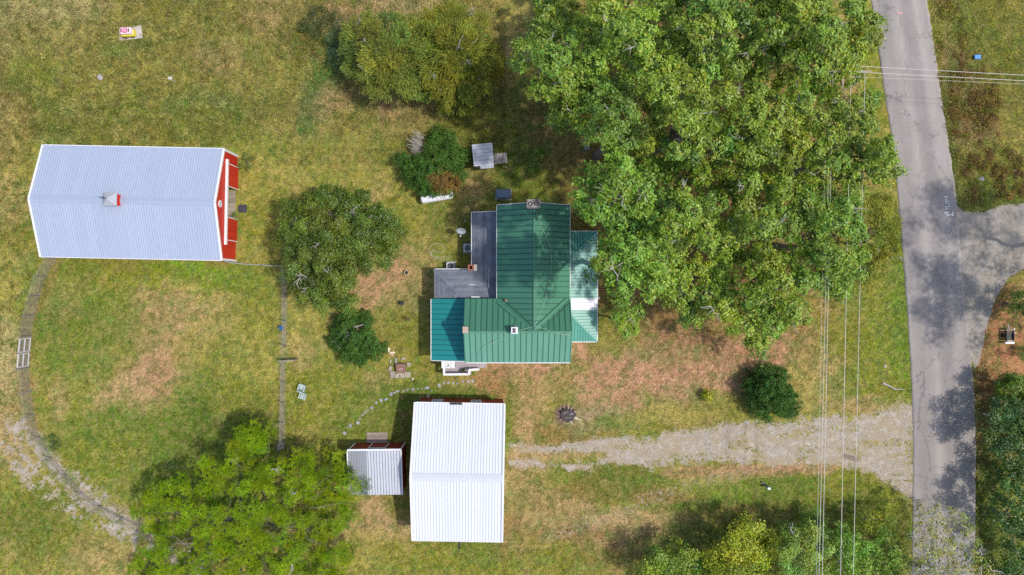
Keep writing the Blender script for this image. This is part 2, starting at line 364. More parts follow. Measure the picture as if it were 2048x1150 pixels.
def cover(px, py):
    """albedo, gravel share and grass length at ground pixels"""
    a1, b1 = (fbm(px / 55, py / 55, 3) - .5) * 70, (fbm(px / 55, py / 55, 9) - .5) * 70
    a2, b2 = (fbm(px / 15, py / 15, 5, 5, .7) - .5) * 55, (fbm(px / 15, py / 15, 11, 5, .7) - .5) * 55
    n = fbm(px / 90, py / 90, 21)[..., None]
    col = PAL['straw'] * (1 - n) + PAL['olive'] * n
    n2 = sstep(fbm(px / 30, py / 30, 33), .5, .72)[..., None]
    col = col * (1 - .5 * n2) + PAL['tan'] * .5 * n2
    n3 = sstep(fbm(px / 24, py / 24, 44), .54, .74)[..., None]
    col = col * (1 - .45 * n3) + PAL['green'] * .45 * n3
    for (x, y, rx, ry, c, s) in BLOBS:
        k = min(1.0, min(rx, ry) / 34.0)
        d = ((px + (a1 + a2) * k - x) / (rx * 1.35)) ** 2 + ((py + (b1 + b2) * k - y) / (ry * 1.35)) ** 2
        m = np.exp(-d ** 3) * min(1, s * 1.25)
        col = col * (1 - m[..., None]) + PAL[c] * m[..., None]
    for ln_, w_, c_, s_ in (([(110, 522), (80, 600), (52, 650), (48, 740), (58, 810), (72, 872)], 14, 'brown', .55), ([(72, 872), (120, 935), (190, 1000), (290, 1052)], 12, 'grey', .5), ([(568, 545), (566, 690), (564, 880)], 7, 'grey', .4),
                            ([(1030, 912), (1130, 908), (1230, 905)], 9, 'tan', .6), ([(1330, 945), (1500, 936), (1660, 936)], 9, 'pink', .6)):
        m = (1 - sstep(dist_line(px, py, ln_) + a2 * .25, w_ * .5, w_ * 1.4))[..., None] * s_
        col = col * (1 - m) + PAL[c_] * m
    # patches two or three hands wide: thatch against green, everywhere
    q = sstep(fbm(px / 7.5, py / 7.5, 51, 4), .51, .57)[..., None] * .42
    col = col * (1 - q) + (PAL['tan'] * .55 + col * .55) * q
    q = sstep(fbm(px / 9, py / 9, 61, 4), .53, .585)[..., None] * .44
    col = col * (1 - q) + PAL['dkgreen'] * q
    q = sstep(fbm(px / 16, py / 16, 66, 4), .57, .62)[..., None] * .28
    col = col * (1 - q) + PAL['emer'] * q
    lum = .50 + 1.0 * fbm(px / 4.2, py / 4.2, 71, 3)[..., None]
    col = col * lum
    # mowing and tyre lines, very faint
    gr = np.zeros_like(px, dtype=float)
    ex = (fbm(px / 18, py / 18, 81, 4) - .5) * 26
    gr = np.maximum(gr, sstep(sdf_poly(px, py + ex * .9, GRAVEL_YARD), -16, 18) * (.56 + .56 * sstep(fbm(px / 46, py / 13, 83, 5), .33, .58)))
    gr = np.maximum(gr, sstep(sdf_poly(px + ex * .2, py + ex * .2, SIDE_ROAD), -2, 4) * .98)
    for i, t in enumerate(FARM_TRACK):
        gr = np.maximum(gr, (1 - sstep(dist_line(px, py, t) + ex * .7, 2, 48)) * (.22 + .62 * sstep(fbm(px / 15, py / 15, 88 + i, 5, .65), .40, .66)))
    gr = np.maximum(gr, (1 - sstep(dist_line(px, py, [(1500, 938), (1400, 965), (1300, 1000), (1190, 1045), (1090, 1080)]) + ex * .8, 0, 34)) * .36)
    gr = np.clip(gr, 0, 1)
    # grass length: the unmown field beyond the barn and the verges are long
    ln = .35 + .75 * sstep(-(py - (330 - .12 * px)), -30, 40) * sstep(-px, -1010, -930)
    ln = np.maximum(ln, .9 * sstep(px, 1850, 1870) * sstep(-px, -2000, -1960))
    ln = np.maximum(ln, .8 * sstep(-px, -85, -40) * sstep(-py, -870, -800))
    ln = ln * (.6 + .8 * fbm(px / 20, py / 20, 91))
    ln = ln * (1 - sstep(gr, .3, .7) * .85)
    return col, gr, ln

def ground_material(name='ground_cover', grey=False):
    m, nt, out = new_mat(name)
    N, L = nt.nodes.new, nt.links.new
    def noise(sc, det=5, rg=.6, src=None):
        n = N('ShaderNodeTexNoise'); n.inputs['Scale'].default_value = sc; n.inputs['Detail'].default_value = det; n.inputs['Roughness'].default_value = rg
        L(tc.outputs['Object'], n.inputs['Vector']); return n
    def rng(src, a, b, c, d):
        r = N('ShaderNodeMapRange'); L(src, r.inputs[0])
        for i, v in enumerate((a, b, c, d)): r.inputs[i + 1].default_value = v
        return r.outputs[0]
    def mix(f, a, b, mode='MIX'):
        x = N('ShaderNodeMix'); x.data_type = 'RGBA'; x.blend_type = mode
        if hasattr(f, 'is_output'): L(f, x.inputs[0])
        else: x.inputs[0].default_value = f
        for i, v in ((6, a), (7, b)):
            if hasattr(v, 'is_output'): L(v, x.inputs[i])
            else: x.inputs[i].default_value = (*v, 1)
        return x.outputs[2]
    tc = N('ShaderNodeTexCoord')
    ca = N('ShaderNodeAttribute'); ca.attribute_name = 'tint'
    ga = N('ShaderNodeAttribute'); ga.attribute_name = 'gravel'
    p = N('ShaderNodeBsdfPrincipled'); L(p.outputs[0], out.inputs[0])
    p.inputs['Roughness'].default_value = .95; p.inputs['Specular IOR Level'].default_value = .1
    f1 = noise(7.0, 6, .75); f2 = noise(2.2, 4, .6); f3 = noise(22.0, 3, .7)
    k = N('ShaderNodeMath'); k.operation = 'MULTIPLY'; L(rng(f1.outputs['Fac'], .32, .68, .35, 1.7), k.inputs[0]); L(rng(f3.outputs['Fac'], .3, .7, .6, 1.4), k.inputs[1])
    sc = N('ShaderNodeVectorMath'); sc.operation = 'SCALE'; L(ca.outputs['Color'], sc.inputs[0]); L(k.outputs[0], sc.inputs['Scale'])
    grass = mix(rng(f2.outputs['Fac'], .48, .62, 0, .22), sc.outputs[0], PAL['tan'] * .9)
    grass = mix(rng(noise(3.1, 5, .7).outputs['Fac'], .54, .64, 0, .3), grass, PAL['dkgreen'] * .7)
    # gravel: grey crushed stone, single stones light and dark
    v = N('ShaderNodeTexVoronoi'); v.inputs['Scale'].default_value = 17.0; L(tc.outputs['Object'], v.inputs['Vector'])
    sep = N('ShaderNodeSeparateColor'); L(v.outputs['Color'], sep.inputs[0])
    st = mix(rng(sep.outputs[0], 0, 1, 0, 1), lin(126, 118, 108, K_), lin(200, 192, 180, K_))
    st = mix(rng(f2.outputs['Fac'], .4, .66, 0, .75), st, lin(168, 150, 124, K_))
    st = mix(rng(noise(.5, 6, .7).outputs['Fac'], .42, .60, 0, .6), st, lin(170, 150, 118, K_))
    st = mix(rng(noise(1.3, 6, .7).outputs['Fac'], .50, .66, 0, .5), st, lin(206, 200, 192, K_))
    if grey: st = mix(.55, st, lin(160, 154, 150, K_))
    nz = N('ShaderNodeMath'); nz.operation = 'MULTIPLY_ADD'; L(noise(3.5, 6, .75).outputs['Fac'], nz.inputs[0]); nz.inputs[1].default_value = 2.6; nz.inputs[2].default_value = -1.3
    sm = N('ShaderNodeMath'); sm.operation = 'ADD'; L(ga.outputs['Fac'], sm.inputs[0]); L(nz.outputs[0], sm.inputs[1])
    col = mix(rng(sm.outputs[0], .36, .66, 0, 1), grass, st)
    L(col, p.inputs['Base Color'])
    b = N('ShaderNodeBump'); b.inputs['Strength'].default_value = .8; b.inputs['Distance'].default_value = .06
    L(f1.outputs['Fac'], b.inputs['Height']); L(b.outputs[0], p.inputs['Normal'])
    return m
M_GROUND = ground_material()
M_SIDE = ground_material('side_road_gravel', True)

def axis(lo, hi, step, far):
    core = list(np.arange(lo, hi + .5 * step, step))
    a, s = [], step
    x = core[0]
    while x > -far: s *= 1.45; x -= s; a.append(x)
    b, s, x = [], step, core[-1]
    while x < far: s *= 1.45; x += s; b.append(x)
    return np.array(a[::-1] + core + b)

def grid_mesh(name, X, Y, Z, PX, PY, keep=None):
    col, gr, ln = cover(PX, PY)
    # far beyond the yard the mesh is coarse: it carries only broad fields of colour there
    o = sstep(np.maximum.reduce([-PX - 120, PX - 2170, -PY - 120, PY - 1270]), 0, 60)[..., None]
    n = fbm(PX / 900, PY / 900, 301, 3)[..., None]
    far = (PAL['straw'] * n + PAL['olive'] * (1 - n)) * .92
    col = col * (1 - o) + far * o; gr = gr * (1 - o[..., 0])
    ny, nx = X.shape
    V = np.stack([X, Y, Z], -1).reshape(-1, 3)
    i = np.arange(ny * nx).reshape(ny, nx)
    F = np.stack([i[:-1, :-1], i[:-1, 1:], i[1:, 1:], i[1:, :-1]], -1).reshape(-1, 4)
    C, G = col.reshape(-1, 3), gr.reshape(-1)
    if keep is not None:
        kf = keep(gr)[F_idx(F)] if False else keep(gr).reshape(-1)[F].all(1)
        F = F[kf]
        used = np.unique(F); mp = np.full(len(V), -1); mp[used] = np.arange(len(used))
        V, C, G, F = V[used], C[used], G[used], mp[F]
    return raw_mesh(name, V, F, M_GROUND, tint=C, gravel=G, smooth=True)

def raw_mesh(name, V, F, mat, tint=None, gravel=None, smooth=False):
    me = bpy.data.meshes.new(name)
    n, k = F.shape
    me.vertices.add(len(V)); me.vertices.foreach_set('co', np.ascontiguousarray(V, dtype=np.float32).ravel())
    me.loops.add(n * k); me.loops.foreach_set('vertex_index', np.ascontiguousarray(F, dtype=np.int32).ravel())
    me.polygons.add(n); me.polygons.foreach_set('loop_start', np.arange(0, n * k, k, dtype=np.int32))
    try: me.polygons.foreach_set('loop_total', np.full(n, k, dtype=np.int32))
    except Exception: pass
    if smooth: me.polygons.foreach_set('use_smooth', np.ones(n, bool))
    if tint is not None:
        a = me.attributes.new('tint', 'FLOAT_COLOR', 'POINT')
        a.data.foreach_set('color', np.concatenate([tint, np.ones((len(tint), 1))], 1).astype(np.float32).ravel())
    if gravel is not None:
        a = me.attributes.new('gravel', 'FLOAT', 'POINT'); a.data.foreach_set('value', gravel.astype(np.float32))
    me.materials.append(mat); me.update(); me.validate()
    return me

def relief(px, py):
    """gentle unevenness, flat under buildings and roads"""
    h = (fbm(px / 60, py / 60, 101) - .5) * .25 + (fbm(px / 10, py / 10, 103, 3) - .5) * .07
    d = np.minimum.reduce([np.abs(px - 1880) - 80, np.abs(px - 1880) * 0 + 300])
    flat = sstep(d, 0, 60)
    inside = np.maximum.reduce([sstep(-np.maximum(np.abs(px - a) - w, np.abs(py - b) - h2), -40, 0) for a, b, w, h2 in
                                ((270, 405, 220, 130), (1000, 570, 220, 200), (915, 940, 130, 160), (755, 940, 75, 75), (262, 68, 40, 30), (1500, 885, 560, 90))])
    out = sstep(np.maximum.reduce([-px - 60, px - 2110, -py - 60, py - 1210]), 0, 60)
    return h * flat * (1 - inside) * (1 - out)

gx = axis(-150, 2198, 4.1, 30000)
gy = axis(-150, 1300, 4.1, 30000)
PX, PY = np.meshgrid(gx, gy)
GX, GY = (PX - 1024) * MPP, (575 - PY) * MPP
GZ = relief(PX, PY)
# row order so that faces look up
ground = link('ground', grid_mesh('ground', GX[::-1], GY[::-1], GZ[::-1], PX[::-1], PY[::-1]), kind='structure')

def gz(px, py):
    return float(relief(np.array([[float(px)]]), np.array([[float(py)]]))[0, 0])
def G(px, py, dz=0.0):
    z = gz(px, py)
    return Vector(((px - 1024) * MPP, (575 - py) * MPP, z + dz))

def cut_sheet(name, x0, x1, y0, y1, step, lift, thr):
    ax, ay = np.arange(x0, x1, step), np.arange(y0, y1, step)
    px, py = np.meshgrid(ax, ay); px, py = px[::-1], py[::-1]
    me = grid_mesh(name, (px - 1024) * MPP, (575 - py) * MPP, relief(px, py) + lift, px, py, keep=lambda g: g > thr)
    return link(name, me, kind='structure')
cut_sheet('gravel_driveway', 1012, 1834, 780, 1030, 3.6, .012, .1)
sr = cut_sheet('gravel_side_road', 1900, 2190, 385, 760, 3.6, .012, .1)
sr.data.materials[0] = M_SIDE
cut_sheet('gravel_farm_track', -70, 430, 840, 1150, 3.6, .012, .1)

# ---------------------------------------------------------------- the road
KR_ = 1 / 1.2
def road_material():
    m, nt, out = new_mat('worn_asphalt')
    N, L = nt.nodes.new, nt.links.new
    p = N('ShaderNodeBsdfPrincipled'); L(p.outputs[0], out.inputs[0]); p.inputs['Roughness'].default_value = .9; p.inputs['Specular IOR Level'].default_value = .25
    tc = N('ShaderNodeTexCoord'); u = N('ShaderNodeAttribute'); u.attribute_name = 'across'
    def noise(sc, det=5, rg=.6, st=(1, 1, 1)):
        mp = N('ShaderNodeMapping'); mp.inputs['Scale'].default_value = st; L(tc.outputs['Object'], mp.inputs[0])
        n = N('ShaderNodeTexNoise'); n.inputs['Scale'].default_value = sc; n.inputs['Detail'].default_value = det; n.inputs['Roughness'].default_value = rg
        L(mp.outputs[0], n.inputs['Vector']); return n.outputs['Fac']
    def rng(src, a, b, c, d):
        r = N('ShaderNodeMapRange'); L(src, r.inputs[0])
        for i, v in enumerate((a, b, c, d)): r.inputs[i + 1].default_value = v
        return r.outputs[0]
    def mix(f, a, b):
        x = N('ShaderNodeMix'); x.data_type = 'RGBA'
        L(f, x.inputs[0])
        for i, v in ((6, a), (7, b)):
            if hasattr(v, 'is_output'): L(v, x.inputs[i])
            else: x.inputs[i].default_value = (*v, 1)
        return x.outputs[2]
    cr = N('ShaderNodeValToRGB'); L(u.outputs['Fac'], cr.inputs[0])
    e = cr.color_ramp.elements
    lo, hi, md = lin(152, 144, 136, KR_), lin(184, 174, 164, KR_), lin(166, 157, 149, KR_)
    e[0].position = 0; e[0].color = (*hi, 1); e[1].position = 1; e[1].color = (*hi, 1)
    for ps, c in ((.06, md), (.2, lo), (.32, md), (.42, hi), (.55, lo), (.68, lo), (.78, hi), (.95, md)):
        q = e.new(ps); q.color = (*c, 1)
    c = mix(rng(noise(.5, 6, .65, (1, .25, 1)), .42, .66, 0, .6), cr.outputs[0], lin(128, 123, 120, KR_))
    c = mix(rng(noise(.35, 5, .6), .5, .7, 0, .5), c, lin(180, 166, 166, KR_))
    c = mix(rng(noise(18, 4, .8), .4, .62, 0, .4), c, lin(206, 198, 200, KR_))
    c = mix(rng(noise(30, 3, .8), .5, .7, 0, .5), c, lin(92, 88, 96, KR_))
    # thin cracks and sealed seams
    v = N('ShaderNodeTexVoronoi'); v.feature = 'DISTANCE_TO_EDGE'; v.inputs['Scale'].default_value = .22
    mp = N('ShaderNodeMapping'); mp.inputs['Scale'].default_value = (1, .6, 1); L(tc.outputs['Object'], mp.inputs[0])
    nv = N('ShaderNodeTexNoise'); nv.inputs['Scale'].default_value = 1.3; L(tc.outputs['Object'], nv.inputs['Vector'])
    av = N('ShaderNodeVectorMath'); av.operation = 'MULTIPLY_ADD'; L(nv.outputs['Color'], av.inputs[0]); av.inputs[1].default_value = (1.4, 1.4, 0); L(mp.outputs[0], av.inputs[2])
    L(av.outputs[0], v.inputs['Vector'])
    c = mix(rng(v.outputs['Distance'], 0, .012, .45, 0), c, lin(84, 80, 86, KR_))
    L(c, p.inputs['Base Color'])
    b = N('ShaderNodeBump'); b.inputs['Strength'].default_value = .35; b.inputs['Distance'].default_value = .01
    L(noise(40, 3, .8), b.inputs['Height']); L(b.outputs[0], p.inputs['Normal'])
    return m
def resample(line, ys):
    a = np.array(line, float)
    x = np.interp(ys, a[:, 1], a[:, 0])
    k = np.ones(9) / 9
    pad = np.concatenate([np.full(4, x[0]), x, np.full(4, x[-1])])
    return np.convolve(pad, k, 'valid')
def build_road():
    ys = np.arange(-600, 1801, 6.0)
    xl, xr = resample(ROAD_L, ys), resample(ROAD_R, ys)
    xl = xl + (fbm(ys / 9, ys * 0, 5) - .5) * 3.0; xr = xr + (fbm(ys / 9, ys * 0 + 9, 6) - .5) * 3.5
    n = 24
    t = np.linspace(0, 1, n)
    px = xl[:, None] * (1 - t) + xr[:, None] * t
    py = np.repeat(ys[:, None], n, 1)
    crown = .045 + .05 * (1 - (2 * t - 1) ** 2)
    z = np.repeat(crown[None, :], len(ys), 0)
    # skirts so the edge is a real step of old asphalt
    px = np.concatenate([px[:, :1] - .6, px, px[:, -1:] + .6], 1); py = np.concatenate([py[:, :1], py, py[:, -1:]], 1)
    z = np.concatenate([z[:, :1] * 0 - .08, z, z[:, :1] * 0 - .08], 1)
    tt = np.repeat(np.concatenate([[0], t, [1]])[None, :], len(ys), 0)
    px, py, z, tt = px[::-1], py[::-1], z[::-1], tt[::-1]
    V = np.stack([(px - 1024) * MPP, (575 - py) * MPP, z], -1).reshape(-1, 3)
    ny, nx = px.shape; i = np.arange(ny * nx).reshape(ny, nx)
    F = np.stack([i[:-1, :-1], i[:-1, 1:], i[1:, 1:], i[1:, :-1]], -1).reshape(-1, 4)
    me = raw_mesh('road', V, F, road_material(), smooth=True)
    a = me.attributes.new('across', 'FLOAT', 'POINT'); a.data.foreach_set('value', tt.astype(np.float32).ravel())
    return link('road', me, kind='structure')
road = build_road()

# ---------------------------------------------------------------- grass blades
KEEP_OUT = [[(60,288),(478,296),(478,520),(78,518)], [(828,800),(1010,800),(1008,1070),(826,1068)], [(694,886),(812,886),(812,985),(694,985)],
            [(944,425),(1000,410),(1139,410),(1139,463),(1190,463),(1190,680),(1140,720),(945,745),(886,745),(866,715),(866,540),(944,540)]]
def grass(name, x0, x1, y0, y1, n, kind):
    px, py = RNG.uniform(x0, x1, n), RNG.uniform(y0, y1, n)
    col, gr, ln = cover(px, py)
    xr = np.interp(py, np.array(ROAD_L)[:, 1], np.array(ROAD_L)[:, 0]); xq = np.interp(py, np.array(ROAD_R)[:, 1], np.array(ROAD_R)[:, 0])
    ok = (gr < .2 + .45 * RNG.random(n)) & ((px < xr - 1.5) | (px > xq + 1.5))
    for q in KEEP_OUT: ok &= ~in_poly(px, py, q)
    ok &= RNG.random(n) < (.35 + .65 * fbm(px / 8, py / 8, 121, 3) * 1.4)
    px, py, col, ln = px[ok], py[ok], col[ok], ln[ok]
    n = len(px)
    z = relief(px, py)
    b = 3 if kind == 'long' else 2
    # tufts: a few blades leaning out of one point; neighbours lean alike, as wind and feet leave them
    lean = fbm(px / 26, py / 26, 131) * 12
    V, C = [], []
    for k in range(b):
        a = lean + RNG.normal(0, .9, n)
        L_ = (.07 + .20 * ln) * RNG.uniform(.6, 1.4, n) * (1.3 if kind == 'long' else 1.0)
        w = (.016 + .012 * ln) * RNG.uniform(.7, 1.4, n) * 1.5
        up = RNG.uniform(.25, .9, n) * L_
        X, Y = (px - 1024) * MPP + RNG.normal(0, .05, n), (575 - py) * MPP + RNG.normal(0, .05, n)
        dx, dy = np.cos(a), np.sin(a)
        p0 = np.stack([X - dy * w, Y + dx * w, z - .01], -1); p1 = np.stack([X + dy * w, Y - dx * w, z - .01], -1)
        p2 = np.stack([X + dx * L_, Y + dy * L_, z + up * .7 + .01], -1)
        V.append(np.stack([p0, p1, p2], 1))
        t = RNG.uniform(.55, 1.6, n)[:, None]
        dry = (RNG.random(n) < .3)[:, None]
        c = np.where(dry, col * .5 + PAL['pale'] * .55, col * 1.02) * t
        C.append(np.repeat(c[:, None, :], 3, 1))
    V = np.concatenate(V).reshape(-1, 3); C = np.clip(np.concatenate(C).reshape(-1, 3), 0, .8)
    F = np.arange(len(V)).reshape(-1, 3)
    return link(name, raw_mesh(name, V, F, M_GRASS, tint=C), kind='stuff')
g = grass('meadow_grass', -120, 1010, -100, 330, 120000, 'long'); tag(g, 'long unmown dry and green grass of the field above the barn', 'grass')
g = grass('lawn_grass', -80, 1990, 200, 1240, 250000, 'short'); tag(g, 'short patchy lawn grass, half dried, around the house and barns', 'grass')
g = grass('verge_grass', 1850, 2160, -100, 430, 52000, 'long'); tag(g, 'rough uncut grass and weeds on the verge right of the road', 'grass')
# ================================================================ BUILDINGS
def clip(poly, ax, lo, hi):
    for val, sgn in ((lo, 1), (hi, -1)):
        out = []
        for i in range(len(poly)):
            p, q = poly[i], poly[(i + 1) % len(poly)]
            a, b = (p[ax] - val) * sgn, (q[ax] - val) * sgn
            if a >= 0: out.append(p)
            if (a >= 0) != (b >= 0):
                t = a / (a - b); out.append((p[0] + (q[0] - p[0]) * t, p[1] + (q[1] - p[1]) * t))
        poly = out
        if len(poly) < 3: return []
    return poly
def ccw(poly):
    a = sum(poly[i][0] * poly[(i + 1) % len(poly)][1] - poly[(i + 1) % len(poly)][0] * poly[i][1] for i in range(len(poly)))
    return poly if a > 0 else poly[::-1]
def area(poly):
    return abs(sum(poly[i][0] * poly[(i + 1) % len(poly)][1] - poly[(i + 1) % len(poly)][0] * poly[i][1] for i in range(len(poly)))) / 2

def panels(root, poly, z, ax, step, mat, seam_mat=None, name='roof_panel', gap=.012, th=.035, seam=(.05, .045), ribs=0, phase=0.0, sub=True):
    """a roof slope laid panel by panel: strips cut across axis ax, each a slab that follows the slope, with its standing seam"""
    poly = ccw(poly)
    lo = min(p[ax] for p in poly); hi = max(p[ax] for p in poly)
    x = lo + phase
    if phase: x -= step
    while x < hi - 1e-4:
        s = clip(poly, ax, max(x, lo) + gap / 2, min(x + step, hi) - gap / 2)
        if len(s) >= 3 and area(s) > .01:
            s = ccw(s)
            mb = MB()
            mb.prism(s, lambda a, b: z(a, b) - th, z)
            o = mb.build(name, mat, root)
            if ribs:
                rb = MB()
                for k in range(ribs):
                    c = x + step * (k + .5) / ribs
                    r = clip(poly, ax, c - .026, c + .026)
                    if len(r) >= 3: rb.prism(ccw(r), lambda a, b: z(a, b) + .001, lambda a, b: z(a, b) + .03)
                if rb.v: rb.build('rib', seam_mat, o, kind='stuff')
        if seam and not ribs and x > lo + .02:
            r = clip(poly, ax, x - seam[0] / 2, x + seam[0] / 2)
            if len(r) >= 3:
                mb = MB(); mb.prism(ccw(r), lambda a, b: z(a, b) + .001, lambda a, b: z(a, b) + seam[1])
                mb.build('seam', seam_mat, root)
        x += step
def deck_under(root, poly, z, mat, name='roof_deck', drop=.07):
    mb = MB(); mb.prism(ccw(poly), lambda a, b: z(a, b) - drop - .05, lambda a, b: z(a, b) - drop + .03)
    return mb.build(name, mat, root)
def wall(root, x0, y0, x1, y1, z0, ztop, mat, th=.12, name='wall'):
    """a wall from (x0,y0) to (x1,y1); ztop is a height or a list of (t, z)"""
    d = Vector((x1 - x0, y1 - y0, 0)); n = Vector((-d.y, d.x, 0)).normalized() * th / 2
    tops = ztop if isinstance(ztop, list) else [(0, ztop), (1, ztop)]
    mb = MB()
    a = [(x0, y0, z0)] + [(x0 + d.x * t, y0 + d.y * t, z) for t, z in tops][::1] + [(x1, y1, z0)]
    f = [Vector(p) - n for p in a]; b = [Vector(p) + n for p in a]
    k = len(a)
    mb.add(f + b, [tuple(range(k)), tuple(range(2 * k - 1, k - 1, -1))] + [((i + 1) % k, i, k + i, k + (i + 1) % k) for i in range(k)])
    return mb.build(name, mat, root)
def window(root, p, w, h, nrm, mat_f, mat_g):
    """p: centre on the wall face; nrm: outward (x, y)"""
    n = Vector((nrm[0], nrm[1], 0)); t = Vector((-n.y, n.x, 0)); p = Vector(p)
    mb = MB()
    for s in (-1, 1):
        mb.beam(p + t * s * w / 2 + Vector((0, 0, -h / 2 - .05)) + n * .03, p + t * s * w / 2 + Vector((0, 0, h / 2 + .05)) + n * .03, .09, .06, n)
        mb.beam(p - t * (w / 2 - .046) + Vector((0, 0, s * h / 2)) + n * .03, p + t * (w / 2 - .046) + Vector((0, 0, s * h / 2)) + n * .03, .09, .056, n)
    fr = mb.build('window', mat_f, root)
    g = MB(); g.beam(p - t * (w / 2 - .05) + n * .012, p + t * (w / 2 - .05) + n * .012, h - .1, .02, n)
    g.build('pane', mat_g, fr)
    b = MB(); b.beam(p - t * (w / 2 - .05) + n * .035, p + t * (w / 2 - .05) + n * .035, .04, .03, n); b.build('glazing_bar', mat_f, fr)
M_GLASS = surf('window_glass', (.03, .04, .05), .08, spec=.8)
M_BLUEROOF = surf('pale_blue_metal_roof', (.53, .585, .70), .42, metal=.25, spec=.5, var=.05, scale=.7, var2=.02, rand=.07, dirt=(.38, .43, .54), dirt_amt=.3)
M_BLUERIB = surf('pale_blue_metal_rib', (.36, .42, .56), .5, metal=.2, var=.06)
M_WROOF = surf('white_metal_roof', (.73, .75, .81), .42, spec=.45, var=.03, scale=.6, var2=.015, rand=.05, dirt=(.62, .64, .68), dirt_amt=.35)
M_WRIB = surf('white_metal_rib', (.52, .545, .60), .5, var=.05)
M_REDP = surf('bright_red_paint', (.56, .028, .014), .55, var=.12, scale=2, var2=.08, scale2=16, rand=.14, dirt=(.33, .03, .02), dirt_amt=.3)
M_REDD = surf('barn_red_paint', (.28, .03, .022), .65, var=.15, scale=2, var2=.1, scale2=16, rand=.2)
M_SHEDROOF = surf('shed_steel_roof', (.45, .47, .51), .4, metal=.35, var=.12, scale=1.2, rand=.22, dirt=(.3, .3, .31), dirt_amt=.5)
M_SHEDRIB = surf('shed_steel_rib', (.27, .28, .31), .5, metal=.3, var=.1)
M_GREEN = surf('green_metal_roof', (.070, .225, .140), .38, spec=.45, var=.10, scale=.5, var2=.05, scale2=12, rand=.14, dirt=(.09, .24, .155), dirt_amt=.45)
M_GREENP = surf('paler_green_metal_roof', (.135, .335, .235), .45, spec=.4, var=.08, scale=.7, var2=.05, scale2=14, stretch=(1, .3, 1), rand=.10, dirt=(.17, .38, .29), dirt_amt=.4)  # paler tone of the roof green, for the south slope and east rakes
M_GSEAM = surf('green_seam', (.018, .085, .052), .5, var=.1)
M_GPSEAM = surf('paler_green_seam', (.032, .125, .085), .5, var=.1)  # seam tone to go with the paler green
M_TEAL = surf('teal_metal_roof', (.018, .235, .225), .36, spec=.45, var=.07, scale=.8, rand=.08, dirt=(.035, .29, .28), dirt_amt=.35)
M_TSEAM = surf('teal_seam', (.008, .115, .11), .5)
M_MINT = surf('mint_metal_roof', (.165, .39, .325), .36, spec=.5, var=.10, scale=.9, rand=.07, dirt=(.29, .50, .44), dirt_amt=.4)
M_MINTD = surf('aqua_metal_hip', (.115, .37, .29), .4, var=.08, rand=.08)
M_MSEAM = surf('mint_seam', (.07, .235, .195), .5)
M_SHING = surf('grey_asphalt_shingle', (.165, .178, .215), .95, spec=.1, var=.55, scale=1.1, var2=.6, scale2=14, rand=.42, dirt=(.28, .29, .33), dirt_amt=.55, bump=.3)
M_SIDING = surf('white_siding', (.70, .70, .68), .6, var=.05, scale=2)
M_FOUND = surf('block_foundation', (.35, .33, .30), .9)
M_CAP = surf('blue_ridge_metal', (.42, .48, .62), .5, metal=.2, var=.08)
M_WCAP = surf('white_ridge_metal', (.60, .62, .67), .5, var=.08)
M_ROOFDECK = surf('roof_underlay', (.05, .06, .055), .9)

# ---------------------------------------------------------------- gable barns
def gable_barn(root, L, B, ze, zr, m_roof, m_rib, m_wall, m_trim, sheet=.9, ribs=4, oh=.12, open_gable=None, cap=.42, capmat=None):
    """local frame: ridge along x, half length L/2, half breadth B/2"""
    hx, hy = L / 2, B / 2
    sl = (zr - ze) / hy
    for s in (1, -1):
        z = lambda x, y, s=s: zr - abs(y) * sl
        poly = [(-hx, 0), (hx, 0), (hx, s * hy), (-hx, s * hy)]
        panels(root, poly, z, 0, sheet, m_roof, m_rib, 'roof_sheet', gap=.006, ribs=ribs, seam=None)
        deck_under(root, [(-hx + .05, 0), (hx - .05, 0), (hx - .05, s * (hy - .06)), (-hx + .05, s * (hy - .06))], z, M_ROOFDECK)
    mb = MB()
    c = cap / 2
    mb.add([(-hx - .01, -c, zr - c * sl + .05), (hx + .01, -c, zr - c * sl + .05), (hx + .01, 0, zr + .065), (-hx - .01, 0, zr + .065), (hx + .01, c, zr - c * sl + .05), (-hx - .01, c, zr - c * sl + .05),
            (-hx - .01, -c, zr - c * sl + .032), (hx + .01, -c, zr - c * sl + .032), (hx + .01, c, zr - c * sl + .032), (-hx - .01, c, zr - c * sl + .032)],
           [(0, 1, 2, 3), (3, 2, 4, 5), (6, 7, 1, 0), (5, 4, 8, 9)])
    mb.build('ridge_cap', capmat or m_roof, root)
    # white rake boards and eave trim
    for sx in (-1, 1):
        for sy in (-1, 1):
            mb = MB(); mb.beam((sx * (hx + .02), sy * (hy + .02), ze + .0), (sx * (hx + .02), 0, zr + .015), .17, .16); mb.build('rake_board', m_trim, root)
    for sy in (-1, 1):
        mb = MB(); mb.beam((-hx + .07, sy * (hy + .03), ze - .035), (hx - .07, sy * (hy + .03), ze - .035), .06, .14); mb.build('eave_trim', m_trim, root)
    wx, wy = hx - oh, hy - oh
    zw = ze + oh * sl - .12
    wall(root, -wx, wy, wx, wy, -.1, zw, m_wall); wall(root, wx, -wy, -wx, -wy, -.1, zw, m_wall)
    wall(root, -wx, -wy + .062, -wx, wy - .062, -.1, [(0, zw), (.5, zr - .13), (1, zw)], m_wall)
    return wx, wy, zw, sl

